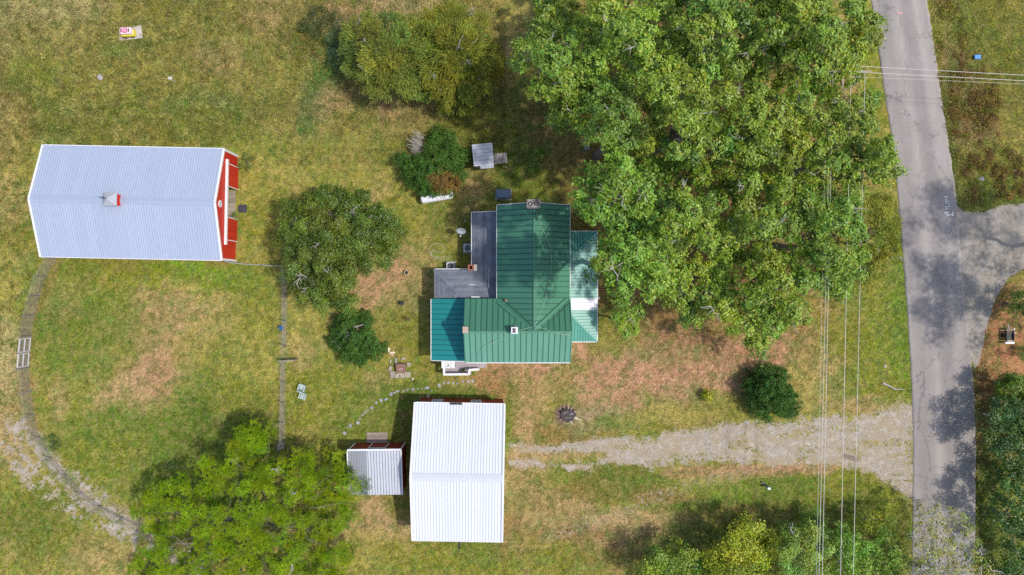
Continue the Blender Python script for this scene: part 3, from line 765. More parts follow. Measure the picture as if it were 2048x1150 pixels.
def big_barn():
    k = MPP * (H - 3.2) / H
    root = thing('barn', 'large red barn with a pale blue metal roof, ridge cupola and open sliding doors', 'barn', (-34.36, 7.68, 0), math.radians(-1.15))
    L, B, ze, zr = 16.35, 10.1, 3.2, 4.85
    wx, wy, zw, sl = gable_barn(root, L, B, ze, zr, M_BLUEROOF, M_BLUERIB, M_REDP, M_WHITE, oh=.06, cap=.62, capmat=M_CAP)
    # east gable: wall with an open doorway, local y from -.9 to 1.75
    ya, yb = -1.05, 1.75
    X = wx
    for a, b in ((-wy + .062, ya), (yb, wy - .062)):
        n = int((b - a) / .42) + 1
        for i in range(n):                                     # upright painted boards
            y0, y1 = a + (b - a) * i / n, a + (b - a) * (i + 1) / n
            mb = MB(); mb.box((X, (y0 + y1) / 2, 1.05), (.05, y1 - y0 - .012, 2.3)); mb.build('wall_board', M_REDP, root)
    wall(root, X, -wy + .062, X, wy - .062, 2.205, [(0, zw), (.5, zr - .13), (1, zw)], M_REDP, th=.06, name='gable_wall')
    for s in (-1, 1):                                           # corner boards
        mb = MB(); mb.box((X + .04, s * (wy - .02), 1.5), (.16, .2, 3.1)); mb.build('corner_board', M_WHITE, root)
    # track cover and sliding doors, pushed open to both sides
    mb = MB(); mb.box((X + .16, .30, 2.62), (.20, 7.8, .24)); mb.build('track_cover', M_WHITE, root)
    for y0, y1 in ((yb + .02, yb + 2.1), (ya - 2.1, ya - .02)):
        d = thing_part('sliding_door', root)
        n = 5
        for i in range(n):
            mb = MB(); w = (y1 - y0) / n
            mb.box((X + .14, y0 + w * (i + .5), 1.28), (.05, w - .012, 2.4)); mb.build('board', M_REDP, d)
        for y in (y0, y1):
            mb = MB(); mb.box((X + .19, y, 1.28), (.05, .07, 2.42)); mb.build('edge_trim', M_WHITE, d)
    # oval sign under the peak
    mb = MB(); mb.tube([(X + .04, .0, 3.75), (X + .10, .0, 3.75)], .34, 20)
    mb.v = [(v[0], v[1] * .95, 3.75 + (v[2] - 3.75) * 1.0) for v in mb.v]
    sg = mb.build('oval_sign', M_WHITE, root)
    mb = MB(); mb.tube([(X + .101, -.12, 3.8), (X + .108, -.12, 3.8)], .07, 8); mb.tube([(X + .101, .10, 3.72), (X + .108, .10, 3.72)], .07, 8); mb.beam((X + .105, -.2, 3.62), (X + .105, .2, 3.62), .04, .01, (1, 0, 0))
    mb.build('sign_motif', M_GALV, sg)
    # floor inside the doorway: worn planks
    for i in range(7):
        mb = MB(); y = ya + .2 + i * .39
        mb.box((X - 1.0 - .05 * (i % 2), y, .06), (1.9, .36, .06)); mb.build('floor_plank', M_WOOD, root)
    mb = MB(); mb.box((X - 4.5, 0, .015), (5.0, 8, .02)); mb.build('floor', M_DARK, root)
    # cupola astride the ridge
    cx, cz = -.65, zr
    cu = thing_part('cupola', root)
    mb = MB(); mb.box((cx, 0, cz + .28), (.96, .96, .9)); mb.build('cupola_wall', M_REDP, cu)
    for s, t in (((cx + .53, -.0), (.03, .9)), ((cx - .53, 0), (.03, .9))):
        for q in range(4):
            mb = MB(); mb.box((s[0], 0, cz + .2 + q * .12), (.05, .8, .03)); mb.build('louvre', M_REDP, cu)
    mb = MB()
    r, z0, z1 = .61, cz + .74, cz + 1.22
    mb.add([(cx - r, -r, z0), (cx + r, -r, z0), (cx + r, r, z0), (cx - r, r, z0), (cx, 0, z1), (cx - r, -r, z0 - .05), (cx + r, -r, z0 - .05), (cx + r, r, z0 - .05), (cx - r, r, z0 - .05)],
           [(0, 1, 4), (1, 2, 4), (2, 3, 4), (3, 0, 4), (8, 7, 6, 5), (5, 6, 1, 0), (6, 7, 2, 1), (7, 8, 3, 2), (8, 5, 0, 3)])
    mb.build('cupola_roof', surf('cupola_steel', (.40, .42, .46), .7, metal=0, spec=.2, var=.15), cu)
    # weathervane
    mb = MB(); mb.tube([(cx, 0, z1 - .05), (cx, 0, z1 + .8)], .022, 6)
    mb.beam((cx - .28, .05, z1 + .6), (cx + .28, -.05, z1 + .6), .028, .028); mb.beam((cx, -.2, z1 + .5), (cx, .2, z1 + .5), .022, .022)
    mb.add([(cx - .3, .05, z1 + .5), (cx - .12, .02, z1 + .56), (cx - .3, .05, z1 + .75), (cx - .3, .07, z1 + .5), (cx - .12, .04, z1 + .56), (cx - .3, .07, z1 + .75)], [(0, 1, 2), (5, 4, 3), (0, 3, 4, 1), (1, 4, 5, 2), (2, 5, 3, 0)])
    mb.box((cx + .05, 0, z1 + .76), (.26, .04, .18)); mb.build('weathervane', M_DARK, cu)
    return root
def thing_part(name, parent):
    """a part that is itself made of pieces: an Empty under its thing"""
    o = bpy.data.objects.new(name, None); COL.objects.link(o); o.parent = parent; o.empty_display_size = .2
    return o
barn = big_barn()

def white_barn():
    root = thing('barn', 'red barn with a wide bright white ribbed metal roof beside the driveway', 'barn', (-4.83, -16.68, 0), math.radians(-1.0))
    L, B, ze, zr = 8.08, 12.45, 3.3, 5.25
    wx, wy, zw, sl = gable_barn(root, L, B, ze, zr, M_WROOF, M_WRIB, M_REDD, M_WHITE, sheet=1.04, ribs=4, oh=.16, cap=.7, capmat=M_WCAP)
    wall(root, wx, -wy + .062, wx, wy - .062, -.1, [(0, zw), (.5, zr - .13), (1, zw)], M_REDD)
    # doors of the east gable, and a dark gutter pipe on the south eave
    for y in (-2.3, 1.6):
        d = MB(); d.box((wx + .09, y, 1.25), (.06, 2.7, 2.5)); dr = d.build('garage_door', M_WHITE, root)
        for q in range(4):
            b = MB(); b.box((wx + .13, y, .38 + q * .58), (.03, 2.5, .5)); b.build('door_panel', M_WHITE, dr)
    mb = MB(); mb.box((.15, -hyb(B) - .42, 2.9), (.17, .95, .16)); mb.build('hoist_beam', M_DARK, root)
    mb = MB(); mb.box((-.55, B / 2 - .03, ze + .12), (.62, .16, .1)); mb.box((.02, B / 2 - .03, ze + .12), (.4, .16, .1)); mb.build('eave_vent', M_DARK, root)
    window(root, (-2.2, wy + .06, 1.6), .9, 1.1, (0, 1), M_WHITE, M_GLASS)
    window(root, (1.4, wy + .06, 1.6), .9, 1.1, (0, 1), M_WHITE, M_GLASS)
    return root
def hyb(B): return B / 2
wbarn = white_barn()

def small_shed():
    # mono-pitch shed: roof slopes down to the south
    p = [W(693, 899, 2.95), W(806, 896, 2.95), W(807, 992, 2.35), W(695, 993, 2.35)]
    c = sum(p, Vector()) / 4
    root = thing('shed', 'small dark red shed with a grey ribbed steel lean-to roof beside the white-roofed barn', 'shed', (c.x, c.y, 0), math.radians(.6))
    hx, hy = 2.42, 2.12
    zN, zS = 2.95, 2.35
    z = lambda x, y: zS + (y + hy) / (2 * hy) * (zN - zS)
    panels(root, [(-hx, -hy), (-hx + 1.7, -hy), (-hx + 1.7, hy), (-hx, hy)], z, 0, .85, M_SHEDROOF, M_SHEDRIB, 'roof_sheet', gap=.006, ribs=6, seam=None)
    panels(root, [(-hx + 1.7, -hy), (hx, -hy), (hx, hy), (-hx + 1.7, hy)], z, 0, .7849, surf('bright_shed_steel', (.56, .59, .65), .45, spec=.4, var=.12, scale=1.3, rand=.08, dirt=(.44, .45, .47), dirt_amt=.5), M_SHEDRIB, 'roof_sheet', gap=.006, ribs=3, seam=None)
    deck_under(root, [(-hx + .05, -hy + .05), (hx - .05, -hy + .05), (hx - .05, hy - .05), (-hx + .05, hy - .05)], z, M_ROOFDECK)
    mb = MB(); mb.beam((-hx - .02, hy + .05, zN + .01), (hx + .02, hy + .05, zN + .01), .14, .16); mb.build('roof_trim', M_WHITE, root)
    for s in (-1, 1):
        mb = MB(); mb.beam((s * (hx + .03), -hy, zS + .01), (s * (hx + .03), hy - .03, zN + .01), .1, .16); mb.build('roof_trim', M_WHITE, root)
    wx, wy = hx - .07, hy - .06
    nb = 11
    for i in range(nb):
        x0 = -wx + 2 * wx * i / nb; w = 2 * wx / nb
        if not -.62 < x0 + w / 2 - .1 < .62:
            mb = MB(); mb.box((x0 + w / 2, wy, 1.35), (w - .012, .08, 2.9)); mb.build('wall_board', M_REDD, root)
    wall(root, -wx + .05, wy - .08, wx - .05, wy - .08, -.1, zN - .15, M_REDD, th=.04)
    d = MB(); d.box((.1, wy + .05, 1.08), (1.5, .06, 2.05)); dd = d.build('door', M_REDD, root)
    for a in ((-.68, 1.08, .09, 2.1), (.88, 1.08, .09, 2.1)):
        mb = MB(); mb.box((a[0], wy + .09, a[1]), (a[2], .05, a[3])); mb.build('door_trim', M_WHITE, dd)
    mb = MB(); mb.box((.1, wy + .09, 2.17), (1.65, .05, .09)); mb.build('door_trim', M_WHITE, dd)
    mb = MB(); mb.tube([(.7, wy + .1, 1.0), (.7, wy + .18, 1.0)], .04, 8); mb.build('handle', M_GALV, dd)
    for s in (-1, 1):
        wall(root, s * wx, -wy, s * wx, wy - .1, -.1, [(0, zS - .16), (1, zN - .16)], M_REDD)
        mb = MB(); mb.box((s * (wx + .03), wy + .03, 1.3), (.13, .13, 2.9)); mb.build('corner_board', M_WHITE, root)
    wall(root, -wx + .07, -wy, wx - .07, -wy, -.1, zS - .17, M_REDD)
    # wooden entrance ramp of grey boards
    r = thing('ramp', 'weathered wooden ramp of grey boards against the small red shed', 'ramp', (W(755, 875).x, W(755, 875).y, 0), .01)
    for i in range(11):
        mb = MB(); y = -.42 + i * .088
        mb.box((random.uniform(-.03, .03), y, .16 - .008 * i), (2.0, .078, .035)); mb.build('board', M_WOOD, r)
    for x in (-.8, 0, .8):
        mb = MB(); mb.box((x, 0, .06), (.08, .9, .12)); mb.build('joist', M_WOOD, r)
small_shed()

# ---------------------------------------------------------------- the house
def house():
    root = thing('house', 'farmhouse with a green standing-seam metal roof, grey shingled and teal roofed additions and three chimneys', 'house', (0, 0, 0))
    ze, zr = 4.9, 6.9
    xw, xe, ys, yn, yr = -4.1, 5.12, -6.58, -.97, -3.77
    nx0, nx1, nxr, ny1 = -1.32, 5.08, 1.89, 7.22
    zs = lambda x, y: zr - abs(y - yr) * (zr - ze) / 2.81
    zw_ = lambda x, y: zr - (nxr - x) * (zr - ze) / 3.21
    zx = lambda x, y: zr - (x - nxr) * (zr - ze) / 3.19
    S = [(xw, ys), (xe, ys), (xe, yr), (xw, yr)]
    NW = [(xw, yr), (nxr, yr), (nx0, yn), (xw, yn)]
    NE = [(nxr, yr), (xe, yr), (xe, yn)]
    VW = [(nx0, ny1), (nxr, ny1), (nxr, yr), (nx0, yn)]
    VE = [(nxr, ny1), (nx1, ny1), (nx1, yn), (nxr, yr)]
    panels(root, S, zs, 0, .4855, M_GREENP, M_GPSEAM)
    panels(root, NW, zs, 0, .4855, M_GREEN, M_GSEAM)
    panels(root, NE, zs, 0, .4855, M_GREEN, M_GSEAM, phase=.26)
    panels(root, VW, zw_, 1, .4775, M_GREEN, M_GSEAM)
    panels(root, VE, zx, 1, .4775, M_GREEN, M_GSEAM)
    for P_, z_ in ((S, zs), (NW, zs), (NE, zs), (VW, zw_), (VE, zx)): deck_under(root, P_, z_, M_ROOFDECK)
    # ridge caps, valley flashing, eave gutters
    def strip(a, b, w, h=.035, mat=M_GREEN, name='ridge_cap', lift=.05):
        mb = MB(); mb.beam(Vector(a) + Vector((0, 0, lift)), Vector(b) + Vector((0, 0, lift)), w, h); mb.build(name, mat, root)
    strip((xw, yr, zr), (xe, yr, zr), .16); strip((nxr, yr + .1, zr), (nxr, ny1, zr), .14)
    for a, b, mt in (((nx0, yn), (nxr, yr), M_GREENP), ((xe - .04, yn), (nxr, yr), M_GREENP)):
        d = Vector((b[0] - a[0], b[1] - a[1], 0)).normalized(); n = Vector((-d.y, d.x, 0))
        for s in (-1, 1):
            mb = MB()
            p0 = Vector((a[0], a[1], 0)); p1 = Vector((b[0], b[1], 0)) - d * .15
            f = (lambda x, y: max(zs(x, y), (zw_ if a[0] < nxr else zx)(x, y)))
            q = [p0, p1, p1 + n * s * .26, p0 + n * s * .26 + d * .2]
            q = ccw([(v.x, v.y) for v in q])
            mb.prism(q, lambda x, y: f(x, y) + .02, lambda x, y: f(x, y) + .058); mb.build('valley_flashing', M_GREEN, root)
            mb = MB(); e0 = p0 + n * s * .27 + d * .2; e1 = p1 + n * s * .27
            mb.beam((e0.x, e0.y, f(e0.x, e0.y) + .07), (e1.x, e1.y, f(e1.x, e1.y) + .07), .05, .04); mb.build('seam', M_GSEAM, root)
    def gutter(a, b, w=.09):
        mb = MB(); mb.beam(a, b, w, .1); mb.build('gutter', M_WHITE, root)
    gutter((xw, ys - .05, ze - .05), (xe, ys - .05, ze - .05), .07)
    gutter((nx1 + .04, ny1, ze - .07), (nx1 + .04, 0, ze - .07), .05); gutter((nx0 - .03, ny1, ze - .08), (nx0 - .03, yn, ze - .08), .05)
    for y, x0, x1 in ((ny1, nx0, nx1),):
        mb = MB(); mb.beam((x0, y + .04, ze - .02), (nxr, y + .04, zr - .01), .06, .14); mb.build('rake_board', M_WHITE, root)
        mb = MB(); mb.beam((nxr, y + .04, zr - .01), (x1, y + .04, ze - .02), .06, .14); mb.build('rake_board', M_WHITE, root)
    for x in (xw, xe):
        for y in (ys, yn):
            mb = MB(); mb.beam((x, y, ze + .0), (x, yr, zr + .0), .07, .12); mb.build('rake_board', M_GREENP if x > 0 else M_GREEN, root)
    # walls and windows of the two wings
    o = .3
    wall(root, xw + o, ys + o, xe - o, ys + o, -.1, ze - .05, M_SIDING); wall(root, nx0 + o, ny1 - o, nx1 - o, ny1 - o, -.1, [(0, ze + .02), (.5, zr - .2), (1, ze + .02)], M_SIDING)
    wall(root, xw + o, ys + o + .07, xw + o, yn - o, -.1, [(0, ze + .02), (.5, zr - .2), (1, ze + .02)], M_SIDING)
    wall(root, xe - o, ys + o + .07, xe - o, ny1 - o - .07, -.1, [(0, ze - .06), (1, ze - .06)], M_SIDING)
    wall(root, xe - o - .001, ys + o + .07, xe - o - .001, yn - o, ze - .055, [(0, ze - .03), (.5, zr - .2), (1, ze - .03)], M_SIDING)
    wall(root, nx0 + o, yn - o + .07, nx0 + o, ny1 - o - .07, -.1, ze - .06, M_SIDING); wall(root, xw + o + .07, yn - o, nx0 + o, yn - o, -.1, ze - .06, M_SIDING)
    for x in (-.5, 1.6, 3.6):
        window(root, (x, ys + o - .07, 3.9), .8, 1.2, (0, -1), M_WHITE, M_GLASS); window(root, (x, ys + o - .07, 1.5), .8, 1.4, (0, -1), M_WHITE, M_GLASS)
    for x in (.3, 3.4):
        window(root, (x, ny1 - o + .07, 4.0), .8, 1.2, (0, 1), M_WHITE, M_GLASS); window(root, (x, ny1 - o + .07, 1.5), .8, 1.4, (0, 1), M_WHITE, M_GLASS)
    for y in (-.2, 2.2, 4.4): window(root, (xe - o + .07, y, 4.3), .7, .9, (1, 0), M_WHITE, M_GLASS)
    window(root, (xw + o - .07, -3.7, 5.0), .8, 1.0, (-1, 0), M_WHITE, M_GLASS)
    # teal roofed kitchen addition to the west
    tz = lambda x, y: 2.8 + (x + 7.33) * .27
    T = [(-7.33, -6.62), (-3.88, -6.62), (-3.88, -1.02), (-7.33, -1.02)]
    panels(root, T, tz, 1, .4667, M_TEAL, M_TSEAM); deck_under(root, T, tz, M_ROOFDECK)
    gutter((-7.38, -6.62, 2.72), (-7.38, -1.05, 2.72), .07)
    mb = MB(); mb.beam((-7.33, -6.65, 2.78), (-3.88, -6.65, tz(-3.88, 0) - .02), .06, .12); mb.build('rake_board', M_WHITE, root)
    wall(root, -7.05, -6.35, -7.05, -1.1, -.1, 2.74, M_SIDING); wall(root, -6.98, -6.35, -3.9, -6.35, -.1, [(0, 2.75), (1, 3.5)], M_SIDING)
    window(root, (-7.12, -2.6, 1.5), .9, 1.1, (-1, 0), M_WHITE, M_GLASS); window(root, (-7.12, -4.8, 1.5), .9, 1.1, (-1, 0), M_WHITE, M_GLASS)
    # grey shingled additions to the north west: courses laid one by one
    sa = .35
    zA = lambda x, y: 2.7 + (x + 3.65) * sa
    zB = lambda x, y: 2.7 + (1.66 - y) * sa
    zC = lambda x, y: 2.7 + (x + 7.1) * sa
    def courses(poly, z, ax, sgn):
        poly = ccw(poly)
        lo = min(p[ax] for p in poly); hi = max(p[ax] for p in poly)
        n = int((hi - lo) / .145); rg = random.Random(5)
        for i in range(n):
            a, b = (lo + i * (hi - lo) / n, lo + (i + 1) * (hi - lo) / n)
            s = clip(poly, ax, a, b - .002)
            if len(s) < 3: continue
            j = i if sgn > 0 else n - i
            t0 = .0
            low = a if sgn > 0 else b
            # butt edge proud of the course below
            ztop = lambda x, y, low=low, a=a, b=b: z(x, y) + .018 * (1 - abs((x, y)[ax] - low) / (b - a))
            mb = MB(); mb.prism(ccw(s), lambda x, y: z(x, y) - .02, ztop); mb.build('shingle_course', M_SHING, root)
        deck_under(root, poly, z, M_ROOFDECK, drop=.06)
    courses([(-3.65, 6.84), (-3.65, 1.66), (-1.06, -.93), (-1.06, 6.84)], zA, 0, 1)
    courses([(-7.1, 1.66), (-4.47, -.95), (-1.08, -.95), (-1.08, -.91), (-3.65, 1.66)], zB, 1, -1)
    courses([(-7.1, 1.66), (-7.1, -.95), (-4.49, -.95)], zC, 0, 1)
    gutter((-3.7, 6.84, 2.64), (-3.7, 1.75, 2.64), .06); gutter((-7.1, 1.7, 2.64), (-3.75, 1.7, 2.64), .06)
    mb = MB(); mb.beam((-3.65, 6.87, 2.69), (-1.1, 6.87, zA(-1.1, 0)), .05, .1); mb.build('rake_board', M_WHITE, root)
    def cap(a, b, m):
        mb = MB(); mb.beam(a, b, .24, .03); mb.build('hip_cap', m, root)
    cap((-7.1, 1.66, 2.73), (-4.47, -.95, zB(0, -.95) + .03), M_SHING); cap((-3.6, 1.61, 2.74), (-1.1, -.88, zA(-1.1, 0) + .02), M_SHING)
    wall(root, -3.4, 1.5, -3.4, 6.55, -.1, 2.66, M_SIDING); wall(root, -3.33, 6.6, -1.1, 6.6, -.1, [(0, 2.66), (1, 3.45)], M_SIDING)
    wall(root, -6.85, 1.42, -3.47, 1.42, -.1, 2.66, M_SIDING); wall(root, -6.85, -.95, -6.85, 1.35, -.1, 2.66, M_SIDING)
    window(root, (-3.47, 4.6, 1.5), .8, 1.0, (-1, 0), M_WHITE, M_GLASS)
    mb = MB(); mb.box((-3.28, -.86, 3.75), (.78, .12, .14)); mb.build('vent_cover', M_WHITE, root)
    # pipes on the shingles
    p0 = W(938, 569, 3.45); p1 = W(960, 572, 3.5)
    mb = MB(); mb.tube([(p0.x, p0.y, 3.16), (p1.x, p1.y, 3.2)], .045, 8); mb.build('loose_pipe', M_WHITE, root)
    q = W(980, 540, 4.2)
    mb = MB(); mb.tube([(q.x - .15, q.y - .1, 3.3), (q.x - .15, q.y - .1, 4.0)], .035, 8); mb.tube([(q.x - .15, q.y - .1, 3.98), (q.x - .13, q.y - 1.6, 3.9)], .02, 6); mb.blob((q.x - .15, q.y - .1, 4.08), (.07, .07, .09), 8, 5, 0); mb.build('vent_pipe', M_GALV, root)
    # hipped porch roof to the east, with one white translucent stretch
    px0, px1, py0, py1 = 5.07, 7.75, -4.92, 5.1
    pz = lambda x, y: 2.8 + (px1 - x) * .315
    pn = lambda x, y: 2.8 + (py1 - y) * .315
    ps = lambda x, y: 2.8 + (y - py0) * .315
    run = px1 - px0
    E = [(px1, py1), (px0, py1 - run), (px0, py0 + run), (px1, py0)]
    for a, b, mt, sm in ((py1, -.98, M_MINT, M_MSEAM), (-.98, -2.06, M_WROOF, M_WRIB), (-2.06, py0, M_MINT, M_MSEAM)):
        part_ = clip(ccw(E), 1, b, a)
        if len(part_) >= 3:
            panels(root, part_, pz, 1, .54 if mt is not M_WROOF else .54, mt, sm, ribs=2, gap=.006, seam=None)
    panels(root, [(px0, py1), (px1, py1), (px0, py1 - run)], pn, 0, .5, M_MINTD, M_MSEAM, ribs=2, gap=.006, seam=None)
    panels(root, [(px0, py0), (px0, py0 + run), (px1, py0)], ps, 0, .5, M_MINTD, M_MSEAM, ribs=2, gap=.006, seam=None)
    deck_under(root, E, pz, M_ROOFDECK); deck_under(root, [(px0, py1), (px1, py1), (px0, py1 - run)], pn, M_ROOFDECK); deck_under(root, [(px0, py0), (px0, py0 + run), (px1, py0)], ps, M_ROOFDECK)
    for a, b in (((px1, py1, 2.83), (px0, py1 - run, 2.83 + run * .315)), ((px1, py0, 2.83), (px0, py0 + run, 2.83 + run * .315))):
        mb = MB(); mb.beam(a, b, .17, .04); mb.build('hip_cap', M_MINTD, root)
    for a, b in (((px1 + .04, py0, 2.72), (px1 + .04, py1, 2.72)), ((px0 + .05, py0 - .04, 2.72), (px1, py0 - .04, 2.72)), ((px0 + .05, py1 + .04, 2.72), (px1, py1 + .04, 2.72))): gutter(a, b, .07)
    mb = MB(); mb.box(((px0 + px1) / 2 - .05, (py0 + py1) / 2, .38), (run - .3, py1 - py0 - .3, .12)); mb.build('porch_floor', M_WOOD, root)
    for i in range(6):
        y = py0 + .3 + i * (py1 - py0 - .6) / 5
        mb = MB(); mb.box((px1 - .25, y, 1.6), (.14, .14, 2.32)); mb.build('porch_post', M_WHITE, root)
    for i, (a, b) in enumerate(((py0 + .4, py0 + 1.9), (py0 + 2.4, .9), (2.9, py1 - .4))):
        mb = MB(); mb.box((px1 - .25, (a + b) / 2, 1.35), (.08, b - a, .06)); mb.box((px1 - .25, (a + b) / 2, .6), (.06, b - a, .05))
        for k in range(int((b - a) / .14)): mb.box((px1 - .25, a + .07 + k * .14, .97), (.035, .035, .7))
        mb.build('porch_rail', M_WHITE, root)
    # steps down to the east lawn
    for i in range(3):
        mb = MB(); mb.box((7.85 + .12 * i, .15, .34 - .11 * i), (.28 + .0 * i, 2.1, .07)); mb.build('porch_step', M_WOOD, root)
    for y in (-1.0, 1.3):
        mb = MB(); mb.box((8.0, y, .26), (.62, .2, .5)); mb.build('step_cheek', M_CONC, root)
    # chimneys
    def chimney(name, c, sx, sy, z0, z1, m, flues, label, m_cap=None):
        ch = thing_part(name, root); ch['label'] = label
        rows = 4; hgt = (z1 - z0) / rows
        mb = MB(); mb.box((c[0], c[1], (z0 + z1) / 2), (sx, sy, z1 - z0)); mb.build('shaft', m, ch)
        for i, (fx, fy, r) in enumerate(flues):
            mb = MB(); mb.lathe([(r + .05, 0), (r + .05, .14), (r, .14), (r, .02), (.001, .02)], 14, (c[0] + fx, c[1] + fy, z1 + .05)); mb.build('flue', M_DARK if m_cap is None else m_cap, ch)
        return ch
    c1 = W(1067, 407, 8.2)
    chimney('chimney', (c1.x, c1.y), 1.0, .62, 4.0, 7.9, surf('stone_chimney', (.27, .21, .18), .95, var=.5, scale=5, bump=.7, bscale=14), [(-.24, .0, .13), (.26, .03, .13)], 'wide stone chimney with two black flues at the roof peak')
    mb = MB(); mb.box((c1.x, c1.y, 7.93), (1.12, .74, .1)); mb.build('chimney_cap', M_CONC, root)
    rg = random.Random(4)
    for i in range(22):
        a = i / 22 * 2 * math.pi
        mb = MB(); x = c1.x + .50 * max(-1, min(1, math.cos(a) * 1.4)); y = c1.y + .31 * max(-1, min(1, math.sin(a) * 1.4))
        mb.blob((x, y, 8.0), (.09, .08, .06), 6, 4, .25, seed=i); mb.build('cap_stone', surf('stone_cap', (.42, .36, .32), .95, var=.3, rand=.7), root)
    c2 = W(1029, 661, 7.75)
    chimney('chimney', (c2.x, c2.y), .56, .56, 6.2, 7.7, M_WHITE, [], 'white painted square chimney with a dark flue')
    mb = MB(); mb.box((c2.x - .03, c2.y, 7.71), (.26, .4, .03)); mb.build('flue_opening', surf('sooty_flue', (.14, .11, .12), .9), root)
    c3 = W(930.5, 660, 7.2)
    chimney('chimney', (c3.x, c3.y), .46, .56, -.1, 7.1, surf('tan_block', (.47, .36, .28), .9, var=.15, scale=4), [], 'tan block chimney on the west gable end')
    c4 = W(944.5, 535, 4.3)
    ch = thing_part('chimney', root); ch['label'] = 'low red brick chimney beside the grey shingled roof'
    for k in range(9):                                       # brick courses
        for (bx, by, sx, sy) in ((-.2, 0, .11, .5), (.2, 0, .11, .5), (0, .2, .27, .11), (0, -.2, .27, .11)):
            mb = MB(); mb.box((c4.x - .13 + bx, c4.y + by, 3.5 + k * .09), (sx - .012, sy - .012, .078)); mb.build('brick', M_BRICK, ch)
    mb = MB(); mb.box((c4.x + .27, c4.y - .01, 3.6), (.26, .56, 1.2)); mb.box((c4.x - .13, c4.y, 3.0), (.48, .48, .9)); mb.build('render_coat', M_CONC, ch)
    # lightning conductor cables, on the roof to stay
    M_CABLE = surf('pale_green_cable', (.35, .55, .43), .6, var=.05)
    def on_roof(px, py, lift=.10):
        z = 6.0
        for _ in range(8):
            w = W(px, py, z); x, y = w.x, w.y
            z = (max(zs(x, y) if y < yn + .0 else -9, (zw_(x, y) if x < nxr else zx(x, y)) if y > yr else -9)) + lift
        return (w.x, w.y, z)
    for line, r in (([(1070, 418), (1078, 440), (1090, 470), (1100, 490), (1103, 522), (1100, 560), (1090, 600), (1078, 630), (1070, 652)], .017),
                    ([(1070, 652), (1055, 656), (1040, 660), (1030, 668), (1012, 674), (988, 683), (968, 693), (955, 712)], .017),
                    ([(1070, 652), (1090, 658), (1110, 665), (1131, 669), (1141, 670)], .017)):
        mb = MB(); mb.tube([on_roof(*p) for p in line], r, 5); mb.build('lightning_cable', M_CABLE, root)
    for p in ((1103, 522), (987, 684), (1131, 668)):
        w = on_roof(*p, lift=.06); mb = MB(); mb.tube([w, (w[0], w[1], w[2] + .34)], .025, 6); mb.box((w[0], w[1], w[2] + .06), (.12, .12, .08)); mb.build('cable_stand', M_GALV, root)
    # small vents on the roof
    w = on_roof(1012, 601, .05); mb = MB(); mb.lathe([(.09, 0), (.09, .12), (.12, .12), (.12, .18), (.02, .22)], 10, w); mb.build('roof_vent', surf('rusty_vent', (.32, .2, .14), .8), root)
    w = on_roof(1030, 651, .05); mb = MB(); mb.lathe([(.06, 0), (.06, .2), (.08, .2), (.02, .26)], 8, w); mb.build('roof_vent', M_GALV, root)
    # small side deck with railings
    D = lambda px, py, z: W(px, py, z)
    a, b = D(887, 720, .6), D(940, 749, .6)
    n = 26
    for i in range(n):
        x0 = a.x + (D(959, 749, .6).x - a.x) * i / n; w = (D(959, 749, .6).x - a.x) / n
        south = b.y if x0 < b.x else D(0, 738, .6).y
        mb = MB(); mb.box((x0 + w / 2, (-6.3 + south) / 2, .57), (w - .012, -6.3 - south, .04)); mb.build('deck_board', surf('grey_deck_board', (.40, .35, .36), .8, var=.15, scale=5, rand=.2), root)
    for i in range(3):
        mb = MB(); mb.box((D(961 + 4 * i, 0, .5).x + .05, (-6.3 + D(0, 736, .5).y) / 2, .42 - .16 * i), (.26, 1.3, .05)); mb.build('deck_step', surf('grey_deck_board', (0, 0, 0)), root)
    def rail(p, q):
        mb = MB(); p, q = Vector(p), Vector(q)
        up = Vector((0, 0, 1))
        mb.beam(p, q, .19, .06); mb.beam(p - up * .75, q - up * .75, .07, .06)
        L_ = (q - p).length; k = max(2, int(L_ / .13))
        for i in range(1, k):
            c = p.lerp(q, i / k); mb.beam(c - up * .76, c - up * .02, .04, .04)
        mb.build('deck_rail', M_WHITE, root)
    def post(p):
        mb = MB(); mb.box((p[0], p[1], p[2] / 2 + .05), (.15, .15, p[2] + .1)); mb.build('deck_post', M_WHITE, root)
    zt = 1.55
    P1, P2, P3, P4, P5 = D(888, 735, zt), D(888, 749, zt), D(938, 748.5, zt), D(938.5, 740, zt), D(957, 738.5, zt - .25)
    for u, v in ((P1, P2), (P2, P3), (P3, P4), (P4, P5)): rail(u, v)
    for p in (P1, P2, P3, P4, P5): post(p)
    # white slatted awning over the deck corner
    aw = thing_part('deck_awning', root)
    c0, c1_ = D(883, 721.5, 2.3), D(909.5, 736.5, 2.3)
    nsl = 9
    for i in range(nsl):
        x0 = c0.x + (c1_.x - c0.x) * i / nsl; w = (c1_.x - c0.x) / nsl
        mb = MB(); mb.box((x0 + w / 2, (c0.y + c1_.y) / 2, 2.3), (w - .006, c0.y - c1_.y, .04)); mb.build('awning_slat', M_WHITE, aw)
    for p in ((c0.x + .05, c1_.y + .05), (c1_.x - .05, c1_.y + .05)):
        mb = MB(); mb.box((p[0], p[1], 1.43), (.08, .08, 1.7)); mb.build('awning_post', M_WHITE, aw)
    rg = random.Random(3); mb = MB()
    for i in range(26):
        x, y = rg.gauss(c0.x + .62, .16), rg.gauss(c1_.y + .28, .09)
        a_ = rg.uniform(0, 6); l = rg.uniform(.05, .14)
        mb.beam((x, y, 2.33), (x + l * math.cos(a_), y + l * math.sin(a_), 2.34), .035, .008)
    mb.build('grey_flecks', surf('grey_fleck', (.30, .31, .32), .9), aw, kind='stuff')  # small grey flecks strewn over the awning slats
    return root
house_o = house()
# ================================================================ TREES AND SHRUBS
def nrm(v): return v / (np.linalg.norm(v, axis=-1, keepdims=True) + 1e-9)

